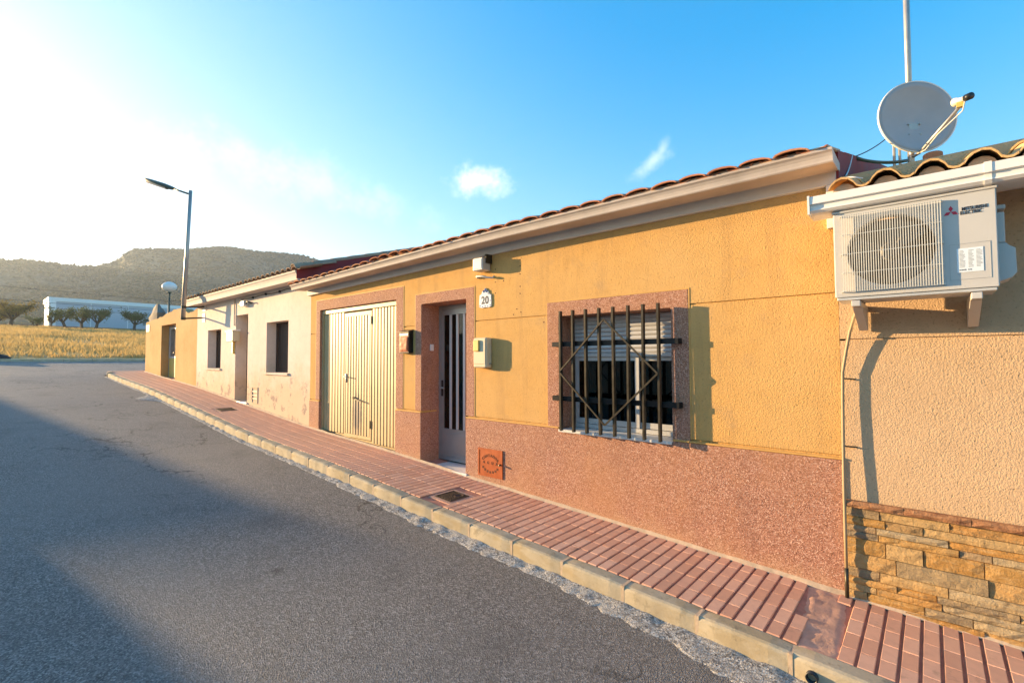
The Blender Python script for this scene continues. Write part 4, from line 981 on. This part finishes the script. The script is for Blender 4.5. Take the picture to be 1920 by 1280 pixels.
MB().box(.126, .232, ay0-.0022, ay0+.001, 2.275, 2.408).build('sticker', 'sticker', ac)
st_ = bpy.data.objects['sticker']; mb = MB(); random.seed(5)
for cx_ in (.136, .172, .204):
    for i in range(14): mb.box(cx_, cx_+random.uniform(.014, .024), ay0-.0030, ay0-.0024, 2.302+i*.0070, 2.3045+i*.0070)
for cx_, w_ in ((.134, .007), (.143, .009), (.154, .008), (.170, .005), (.178, .006)): mb.box(cx_, cx_+w_, ay0-.0030, ay0-.0024, 2.284, 2.292)
mb.build('small_print', 'ink_grey', st_)['kind'] = 'stuff'
lg = put('logo', None, ac, (.108, ay0-.002, 2.615))
def dia(a):                                             # one rhombus of the three-diamond emblem
    u = Vector((math.cos(a), 0, math.sin(a))); v = Vector((-math.sin(a), 0, math.cos(a))); c = Vector((.108, ay0-.0022, 2.622)); L_, w_ = .034, .0098
    return MB().quad(c, c+u*L_/2+v*-w_, c+u*L_, c+u*L_/2+v*w_)
for a in (90, 210, 330): dia(R(a)).build('emblem', 'logo_red', lg)
text('lettering', 'MITSUBISHI', .0265, (.204, ay0-.0016, 2.628), 'ink', ac, bold=.0005, sx=.78)
text('lettering', 'ELECTRIC', .0265, (.190, ay0-.0016, 2.606), 'ink', ac, bold=.0005, sx=.78)
# service cover and valves on the right side
pr_ = [(-.36, 2.57),(-.36,2.23),(-.30,2.205),(-.20,2.205),(-.20,2.57)]
mb = MB(); vs = []
for y, z in pr_: vs.append((ax1+.001, y, z))
for y, z in pr_: vs.append((ax1+(.028 if z > 2.5 else .068), y, z-(.0 if z > 2.5 else 0)))
mid_ = [(ax1+.032, -.36, 2.43), (ax1+.032, -.20, 2.43)]
MB().box(ax1+.001, ax1+.034, -.37, -.19, 2.43, 2.60).build('service_cover', 'ac_white', ac, bevel=.006)
mb = MB(); P = [(0,2.429),(.034,2.429),(.046,2.412),(.070,2.395),(.072,2.262),(.052,2.235),(0,2.215)]; k = len(P)
mb.add([(ax1+.001+x, y, z) for y in (-.37, -.19) for x, z in P], [tuple(range(k)), tuple(range(2*k-1, k-1, -1))]+[(i, k+i, k+(i+1) % k, (i+1) % k) for i in range(k)]).build('valve_cover', 'ac_white', ac, bevel=.004)
MB().box(ax1+.001, ax1+.042, -.34, -.22, 2.622, 2.648).build('handle_lip', 'ac_white', ac, bevel=.006)
for x in (-.34, .20):                                   # wall brackets
    b = MB().bar((x, -.47, 2.140), (x, .0, 2.140), .045, .035).build('bracket', 'ac_white', ac, bevel=.003)
    MB().add([(x-.0235,-.40,2.121),(x-.0235,-.02,2.121),(x-.0235,-.02,1.99),(x-.0235,-.06,1.99),(x+.0235,-.40,2.121),(x+.0235,-.02,2.121),(x+.0235,-.02,1.99),(x+.0235,-.06,1.99)], [(0,1,2,3),(7,6,5,4),(0,3,7,4),(3,2,6,7)]).build('gusset', 'ac_white', b)
    MB().lathe((x, -.36, 2.158), [(.016,0),(.016,.008)], 10).build('rubber_foot', 'plastic_black', b); MB().tube([(x,-.30,2.12),(x,-.30,2.20)], .007, 6).build('bolt', 'galvanised', b)
cb = thing('condensate_pipe', (-.475, -.05, .2), 'thin beige pipe running down the joint between the ochre and pink houses', 'pipe')
pts = [(-.315,-.20,2.175),(-.345,-.135,2.145),(-.385,-.085,2.09),(-.418,-.060,1.98),(-.445,-.048,1.84),(-.468,-.040,1.70),(-.472,-.040,1.50),(-.476,-.044,1.20),(-.478,-.050,.90),(-.478,-.054,.60),(-.478,-.054,.36)]
MB().tube(pts, .0105, 8).build('pipe', 'conduit', cb, True)
MB().tube([(-.478,-.054,.36),(-.478,-.054,zp(-.48)-.01)], .0125, 8).build('boot', 'iron', cb, True)
for z, y in ((1.66,-.040),(1.19,-.044)): MB().bar((-.472,y,z),(-.40,.005,z-.006),.010,.010).build('clip', 'iron', cb)

# ------------------------------------------------------------------ satellite dish, mast
ds = thing('satellite_dish', (-.03, 1.75, 3.55), 'light grey satellite dish on the pink house roof', 'satellite dish')
a_, e_ = R(36), R(2); dn = Vector((math.sin(a_)*math.cos(e_), -math.cos(a_)*math.cos(e_), math.sin(e_))); du = Vector((0,0,1)).cross(dn).normalized(); dw = dn.cross(du); C = Vector((-.03, 1.7, 4.05)); rr = .335
mb = MB(); n = 40; rings = 8; vs = [C-dn*.055]
for j in range(1, rings+1):
    q = j/rings
    for k in range(n): a = 2*math.pi*k/n; vs.append(C+(du*math.cos(a)+dw*math.sin(a))*rr*q-dn*(.055*(1-q*q)))
fs = [(0, 1+k, 1+(k+1) % n) for k in range(n)]+[(1+(j-1)*n+k, 1+j*n+k, 1+j*n+(k+1) % n, 1+(j-1)*n+(k+1) % n) for j in range(1, rings) for k in range(n)]
rf_ = mb.add(vs, fs).build('reflector', 'dish_grey', ds, True)
sm_ = rf_.modifiers.new('thick', 'SOLIDIFY'); sm_.thickness = .004
vs = []
for q, dd in ((rr, .0), (rr+.008, .004), (rr+.011, -.006), (rr+.008, -.020), (rr-.004, -.022)):
    for k in range(n): a = 2*math.pi*k/n; vs.append(C+(du*math.cos(a)+dw*math.sin(a))*q+dn*dd)
MB().add(vs, [(j*n+k, j*n+(k+1) % n, (j+1)*n+(k+1) % n, (j+1)*n+k) for j in range(4) for k in range(n)]).build('rim', 'white_paint', ds, True)
for a, b in ((-.05,-.05),(.05,-.05),(-.05,-.15),(.05,-.15)):
    p = C+du*a+dw*b-dn*.05; MB().tube([p, p+dn*.012], .008, 8).build('bolt', 'galvanised', ds)
bt = C-dw*(rr+.015)-dn*.03; lnb = C+dn*.46-dw*.12
MB().tube([bt-dn*.06, bt+dn*.02, bt.lerp(lnb, .25)-dw*.02, lnb-dw*.05], .013, 8).build('feed_arm', 'galvanised', ds, True)
bd = (C-dw*.02-lnb).normalized()
MB().tube([lnb+bd*.05, lnb+bd*.04, lnb+bd*.01, lnb-bd*.01, lnb-bd*.075], [.036,.036,.024,.020,.020], 12).build('receiver', 'ac_guard', ds, True)
MB().tube([lnb-bd*.06, lnb-bd*.11], .028, 12).build('receiver_cap', 'plastic_black', ds, True); MB().box(lnb.x-.022, lnb.x+.022, lnb.y-.022, lnb.y+.022, lnb.z-.06, lnb.z-.02).build('clamp', 'meter_yellow', ds)
MB().tube([lnb-bd*.05-dw*.02, lnb-dw*.10+dn*.02, bt.lerp(lnb, .5)-dw*.05, bt.lerp(lnb, .2)-dw*.05, bt-dn*.08], .005, 6).build('coax', 'cable_white', ds, True)
p = C-dn*.09; MB().tube([p+Vector((0,0,.12)), Vector((p.x, p.y, 3.3))], .022, 10).build('mast', 'galvanised', ds, True)
MB().bar(C-dn*.05-dw*.1, p-dw*.1, .09, .12).build('mount', 'galvanised', ds)
an = thing('antenna_mast', (-.10, 2.35, 3.5), 'tall thin steel antenna mast behind the satellite dish', 'mast')
MB().tube([(-.10,2.35,3.55),(-.085,2.35,6.6)], .027, 10).build('pole', 'galvanised', an, True)
MB().box(-.16,-.04,2.29,2.41,3.55,3.62).build('base_plate', 'iron', an)
MB().tube([(-.17,2.0,3.45),(-.18,2.0,3.98)], .012, 6).tube([(-.22,2.0,3.45),(-.22,2.0,3.95)], .012, 6).build('stay', 'galvanised', an)
rc = thing('roof_cables', (-.4, 1.0, 3.6), 'bundle of aerial cables sagging from the gable to the dish', 'cable')
def sag(a, b, s, n=10): a, b = Vector(a), Vector(b); return [a.lerp(b, i/n)-Vector((0,0,s*4*(i/n)*(1-i/n))) for i in range(n+1)]
MB().tube(sag((-.47,1.2,3.62),(-.12,1.9,3.72),.03), .016, 6).build('bundle', 'lamp_green', rc, True)
MB().tube(sag((-.45,1.1,3.60),(-.24,1.75,3.95),.02), .005, 5).build('cable', 'cable_black', rc, True)
MB().tube(sag((-.46,.9,3.55),(-.44,-.05,3.06),.05), .006, 5).build('cable', 'cable_white', rc, True)
MB().tube([(-.46,-.1,3.03),(-.42,-.2,3.02),(-.36,-.28,2.99),(-.30,-.3,2.96)], .006, 5).build('cable', 'cable_white', rc, True)

# ------------------------------------------------------------------ pavement covers, kerb pipe
def cover(x, y, hx, hy, name, label, round_lid):
    o = thing(name, (x, y, zp(x)), label, 'cover'); r = (0, -slope(x), 0)
    f = MB().wall(-hx, hx, -hy, hy, [(-hx+.014, hx-.014, -hy+.014, hy-.014)], -.004, .012)
    me = f.mesh('frame', 'cast_iron'); me.transform(Matrix.Rotation(R(90), 4, 'X') @ Matrix.Scale(-1, 4, (0,1,0))); put('frame', me, o, (x, y, zp(x)), r)
    mb = MB().box(-hx+.017, hx-.017, -hy+.017, hy-.017, -.02, -.002); put('lid', mb.mesh('lid', 'cast_iron'), o, (x, y, zp(x)), r)
    mb = MB(); n = 8
    for i in range(n):
        for j in range(n):
            a = -hx+.03+(2*hx-.06)*(i+.5)/n; b = -hy+.03+(2*hy-.06)*(j+.5)/n
            if round_lid and math.hypot(a-.04, b-.06) < .06: continue
            mb.box(a-.008, a+.008, b-.008, b+.008, -.003, .005)
    put('studs', mb.mesh('studs', 'cast_iron'), o, (x, y, zp(x)), r)['kind'] = 'stuff'
    if round_lid: put('round_boss', MB().lathe((.04,.06,-.003), [(.055,0),(.055,.008),(.04,.008),(.038,.003),(.001,.003)], 20).mesh('round_boss', 'cast_iron'), o, (x, y, zp(x)), r)
    mr = MB(); g_ = .045
    for a, b, c_, d_ in ((-hx-g_, hx+g_, -hy-g_, -hy-.002), (-hx-g_, hx+g_, hy+.002, hy+g_), (-hx-g_, -hx-.002, -hy-.002, hy+.002), (hx+.002, hx+g_, -hy-.002, hy+.002)): mr.box(a, b, c_, d_, -.02, -.002)
    put('mortar_ring', mr.mesh('mortar_ring', 'mortar_pink'), o, (x, y, zp(x)), r)
    return o
cover(-3.88, -.63, .125, .135, 'service_cover', 'rusty square cast cover in the pavement near the water hatch', True)
cover(-10.85, -.52, .15, .15, 'service_cover', 'dark square cover in the pavement before the white house doorway', False)
kp = thing('kerb_pipe', (-.52, -1.04, zp(-.5)-.07), 'dark drain pipe stub poking through the kerb at the right', 'pipe')
mb = MB().lathe((-.53, -1.06, zp(-.53)-.075), [(.030,.1),(.030,0),(.024,0),(.024,.1)], 14, 'y'); mb.build('stub', 'plastic_black', kp, True)

# ------------------------------------------------------------------ across the street (they cast the shadows on the road)
oh = thing('opposite_house', (-46, -14, 1.2), 'low house beyond the cross street whose shadow crosses the road', 'house')
MB().wall(-58, -35, 1.0, 4.70, [(-56, -55, 3.0, 4.1), (-52, -51, 1.8, 4.1), (-47, -46, 3.0, 4.1), (-41, -40, 3.0, 4.1)], -12.3, -12).box(-58, -35, -20, -19.7, 1, 4.70).box(-35.3, -35, -19.7, -12.3, 1, 4.70).box(-58, -57.7, -19.7, -12.3, 1, 4.70).build('wall', 'render_far', oh)
MB().box(-58.2, -34.8, -20.2, -11.8, 4.701, 4.78).build('roof', 'clay_brown', oh)
for x in (-56, -47, -41): MB().box(x, x+1, -12.2, -12.15, 3.0, 4.1).build('window', 'glass', oh)
MB().box(-52, -51, -12.2, -12.1, 1.8, 4.1).build('door', 'wood_dark', oh)
ow = thing('opposite_wall', (-8, -9.4, .5), 'plain rendered garden wall on the other side of the street', 'wall')
MB().box(-24, 8, -9.6, -9.3, -.6, 2.86).build('wall', 'render_far', ow); MB().box(-24.05, 8.05, -9.66, -9.24, 2.861, 2.92).build('coping', 'kerb', ow)

# ------------------------------------------------------------------ warehouse, trees, grass, cables, hills
wr = thing('warehouse', (-130, 25, 8), 'long low white warehouse beyond the field', 'warehouse')
MB().box(-133, -125, 6.6, 62, 7, 13.2).build('walls', 'warehouse_white', wr)
MB().box(-133.2, -124.85, 6.4, 62.2, 13.2, 13.95).build('parapet', 'warehouse_trim', wr)
MB().box(-125.5, -124.8, 6.45, 7.5, 7, 13.19).build('corner_pier', 'warehouse_trim', wr)
for i in range(9): MB().box(-125, -124.94, 12.5+5.8*i, 12.6+5.8*i, 7, 13.19).build('panel_joint', 'warehouse_trim', wr)
fwall = tag(MB().box(-118.4, -118, -60, 60, 6.5, 8.15).build('field_wall', 'far_stone'), 'low dark stone wall at the top of the field', 'wall')
def tree(name, x, y, h, spread, mat, label, seed, lean=0.0, nleaf=900, low=.34, group='trees at the edge of the field'):
    rnd = random.Random(seed); z0 = zf(x, y); t = thing(name, (x, y, z0), label, 'tree', group)
    mb = MB(); fork = Vector((x+lean*.2, y+lean, z0+h*low)); base = Vector((x, y, z0-.2)); r0 = h*.055
    mb.tube([base, base.lerp(fork, .5)+Vector((0, .05*h*rnd.uniform(-1, 1), 0)), fork], [r0*1.3, r0, r0*.85], 7)
    tips = []
    for k in range(6):
        a = k*math.pi/3+rnd.uniform(-.4, .4); rad = spread*rnd.uniform(.45, .85); hz = h*rnd.uniform(.55, .9)
        tip = Vector((x+rad*math.cos(a), y+lean*1.3+rad*math.sin(a), z0+hz)); md = fork.lerp(tip, .5)+Vector((0, 0, -h*.04))
        mb.tube([fork-Vector((0,0,.05*h)), md, tip], [r0*.6, r0*.4, r0*.15], 5); tips += [md.lerp(tip, .4), md.lerp(tip, .8), tip]
        for q in range(2):
            tp = md+Vector((rnd.uniform(-1, 1)*spread*.4, rnd.uniform(-1, 1)*spread*.4, h*rnd.uniform(.12, .3))); mb.tube([md, tp], [r0*.3, r0*.1], 4); tips.append(tp)
    mb.build('trunk', 'bark', t, True)
    cr = MB(); size = h*.042
    for i in range(nleaf):
        c = rnd.choice(tips)+Vector((rnd.gauss(0, spread*.12), rnd.gauss(0, spread*.12), rnd.gauss(0, h*.075)))
        d1 = Vector((rnd.gauss(0,1), rnd.gauss(0,1), rnd.gauss(0,1))).normalized(); d2 = d1.orthogonal().normalized(); s_ = size*rnd.uniform(.5, 1.2)
        cr.quad(c-d1*s_, c+d2*s_*.45, c+d1*s_, c-d2*s_*.45)
    cr.build('crown', mat, t)
tree('almond_tree', -112, 1.2, 4.6, 3.5, 'leaf_gold', 'golden green spreading almond tree at the far left of the field', 1, nleaf=1500)
tree('shrub_tree', -113, 4.0, 2.3, 1.5, 'leaf_dark', 'small dark round shrub left of the warehouse corner', 2, low=.1, nleaf=900)
tree('almond_tree', -115, -2.6, 3.6, 2.4, 'leaf_gold', 'golden almond tree cut by the left picture edge', 9, nleaf=1100)
tree('almond_tree', -112, 5.8, 3.0, 1.1, 'leaf_olive', 'slim olive tree against the warehouse corner', 3, nleaf=500)
tree('almond_tree', -112, 7.9, 4.1, 2.0, 'leaf_olive', 'leaning olive green tree left of the middle pair', 4, lean=-.7, nleaf=1000)
tree('almond_tree', -112, 9.6, 4.1, 1.9, 'leaf_olive', 'thick forked tree before the warehouse middle', 5, nleaf=1000)
tree('almond_tree', -111, 11.1, 4.3, 2.1, 'leaf_olive', 'right hand tree of the close pair before the warehouse', 6, lean=.5, nleaf=1100)
tree('almond_tree', -112, 17.1, 4.3, 2.8, 'leaf_dark', 'dark broad tree just left of the yard wall', 7, nleaf=1500)
tree('almond_tree', -116, -.2, 3.0, 1.8, 'leaf_gold', 'low golden tree behind the far left almond', 11, nleaf=800)
rnd = random.Random(4)
gm = MB(); cnt = 0
while cnt < 52000:
    x = -30.8-87*rnd.random()**1.25; w = -x; y = rnd.uniform(-7-.03*w, 4+.17*w)
    dens = noise.noise((x*.08, y*.25, 0))+.35*noise.noise((x*.4, y*.5, 2))
    if dens < rnd.uniform(-.55, .15): continue
    cnt += 1; h = rnd.uniform(.12, .42)*(1+.5*dens)*(1.35 if w > 60 else 1); a = rnd.uniform(0, math.pi); ww = rnd.uniform(.012, .03)*(1+w/45); z = zf(x, y)-.02; lx, ly = rnd.gauss(0, .12), rnd.gauss(0, .12)
    o = len(gm.v); dx, dy = math.cos(a)*ww, math.sin(a)*ww
    gm.v += [(x-dx, y-dy, z), (x+dx, y+dy, z), (x+lx, y+ly, z+h)]; gm.f.append((o, o+1, o+2))
gobj = gm.build('dry_grass', 'dry_grass'); gobj['kind'] = 'stuff'; gobj['label'] = 'tall dry golden grass covering the field'
bl = MB(); vs = []
for j in range(7):
    for k in range(12):
        a = 2*math.pi*k/12; b = math.pi/2*j/6; q = 1+.2*noise.noise((math.cos(a), math.sin(a), j*.5))
        vs.append((-30.7+.7*q*math.cos(b)*math.cos(a), -3.6+.95*q*math.cos(b)*math.sin(a), zf(-30.7,-3.6)-.08+.42*q*math.sin(b)))
bl.add(vs, [(j*12+k, j*12+(k+1) % 12, (j+1)*12+(k+1) % 12, (j+1)*12+k) for j in range(6) for k in range(12)])
tag(bl.build('dark_lump', 'dark_lump', None, True), 'dark rounded lump on the field kerb at the left picture edge', 'unknown object')  # added shape standing in for an unidentified dark object
for i, (x, z, lab) in enumerate(((-104, 13.35, 'uppermost thin overhead cable before the hillside'), (-104, 11.4, 'middle thin overhead cable crossing the warehouse front'), (-104, 10.6, 'lowest thin overhead cable crossing the warehouse front'))):
    pts = [Vector((x, -45+i2*10, z+.0009*(i2*10-60)**2*.35-.4-.012*(i2*10-45))) for i2 in range(12)]
    tag(MB().tube(pts, .028, 5).build('overhead_cable', 'cable_black', None, True), lab, 'cable', 'overhead cables')

ridge = [(-180,.05),(-60,.05),(-40,.06),(-18,.065),(-10,.085),(-4,.125),(0,.142),(1.89,.1454),(3.26,.1489),(5.04,.1490),(6.76,.1480),(7.84,.1500),(9.31,.163),(9.95,.178),(10.45,.1838),(12.48,.1887),(14.6,.1926),(17.8,.2042),(20.7,.201),(22.7,.2025),(24.8,.2018),(26.2,.197),(28.1,.190),(34,.165),(45,.13),(70,.09),(110,.06),(180,.05)]
RD = 900.0; azs = [-40+.30*i for i in range(400)]
rads = [360+15*i for i in range(32)]+[836+8*i for i in range(8)]+[900, 906, 914, 924, 938, 960, 1000, 1060, 1140, 1240]
mb = MB(); vs = []
for az in azs:
    ra = interp(az, ridge)*RD; rough_ = .7
    for r in rads:
        a = R(az); x, y = -r*math.cos(a), -4.1+r*math.sin(a)
        t_ = max(0, (r-360)/(RD-360)); base = zf(-360, 0)-8
        prof_ = t_**1.35 if r <= RD else max(.25, 1-((r-RD)/420)**1.2)
        nz = noise.fractal((x*.006, y*.006, 1.0), 1.0, 2.1, 6)*26*min(1, t_*1.6)*(1-.97*math.exp(-((r-RD)/35)**2)) + noise.noise((x*.04, y*.04, 4))*3.0*(1-.7*math.exp(-((r-RD)/25)**2)) + noise.noise((x*.16, y*.16, 9))*1.3
        vs.append((x, y, base+(ra+1.8-base)*prof_+nz*.8))
k = len(rads); mb.add(vs, [(i*k+j, i*k+j+1, (i+1)*k+j+1, (i+1)*k+j) for i in range(len(azs)-1) for j in range(k-1)])
struct(mb.build('hills', 'hill_scrub', None, True), 'scrub covered flat topped hills behind the village')
hv = vs; sb = MB(); rnd = random.Random(12)
while len(sb.f) < 8*15000:                              # pines and bushes on the slopes
    i, j = rnd.randrange(100, 262), rnd.randrange(4, k-8)
    if noise.noise((i*.09, j*.12, 3))+rnd.uniform(-.5, .5) < -.12: continue
    p = Vector(hv[i*k+j]).lerp(Vector(hv[(i+1)*k+j+1]), rnd.random()).lerp(Vector(hv[i*k+j+1]), rnd.random()*.5)
    w = rnd.uniform(1.0, 2.6); h = w*rnd.uniform(.8, 1.5); o = len(sb.v); a = rnd.random()*3
    sb.v += [(p.x+w*math.cos(a+q*1.571)*rnd.uniform(.7, 1.2), p.y+w*math.sin(a+q*1.571)*rnd.uniform(.7, 1.2), p.z+h*.35) for q in range(4)]+[(p.x, p.y, p.z+h), (p.x, p.y, p.z-.5)]
    for q in range(4): sb.f += [(o+q, o+(q+1) % 4, o+4), (o+(q+1) % 4, o+q, o+5)]
so = sb.build('hill_bushes', 'hill_bush'); so['kind'] = 'stuff'; so['label'] = 'dark pines and bushes dotted over the hills'

# haze: one closed box of even, thin air round everything
t = MT('haze_air'); t.nt.nodes.remove(t.b); pvn = t.n('ShaderNodeVolumePrincipled'); pvn.inputs['Color'].default_value = (.70, .84, 1.0, 1)
pvn.inputs['Density'].default_value = .00022; pvn.inputs['Anisotropy'].default_value = .42
t.l(pvn.outputs[0], t.nt.nodes['Material Output'].inputs['Volume']); M['haze_air'] = t.m
hz = MB().box(-2500, 160, -1600, 1600, -12, 260).build('haze', 'haze_air'); hz['kind'] = 'stuff'; hz['label'] = 'thin evening haze in the air'
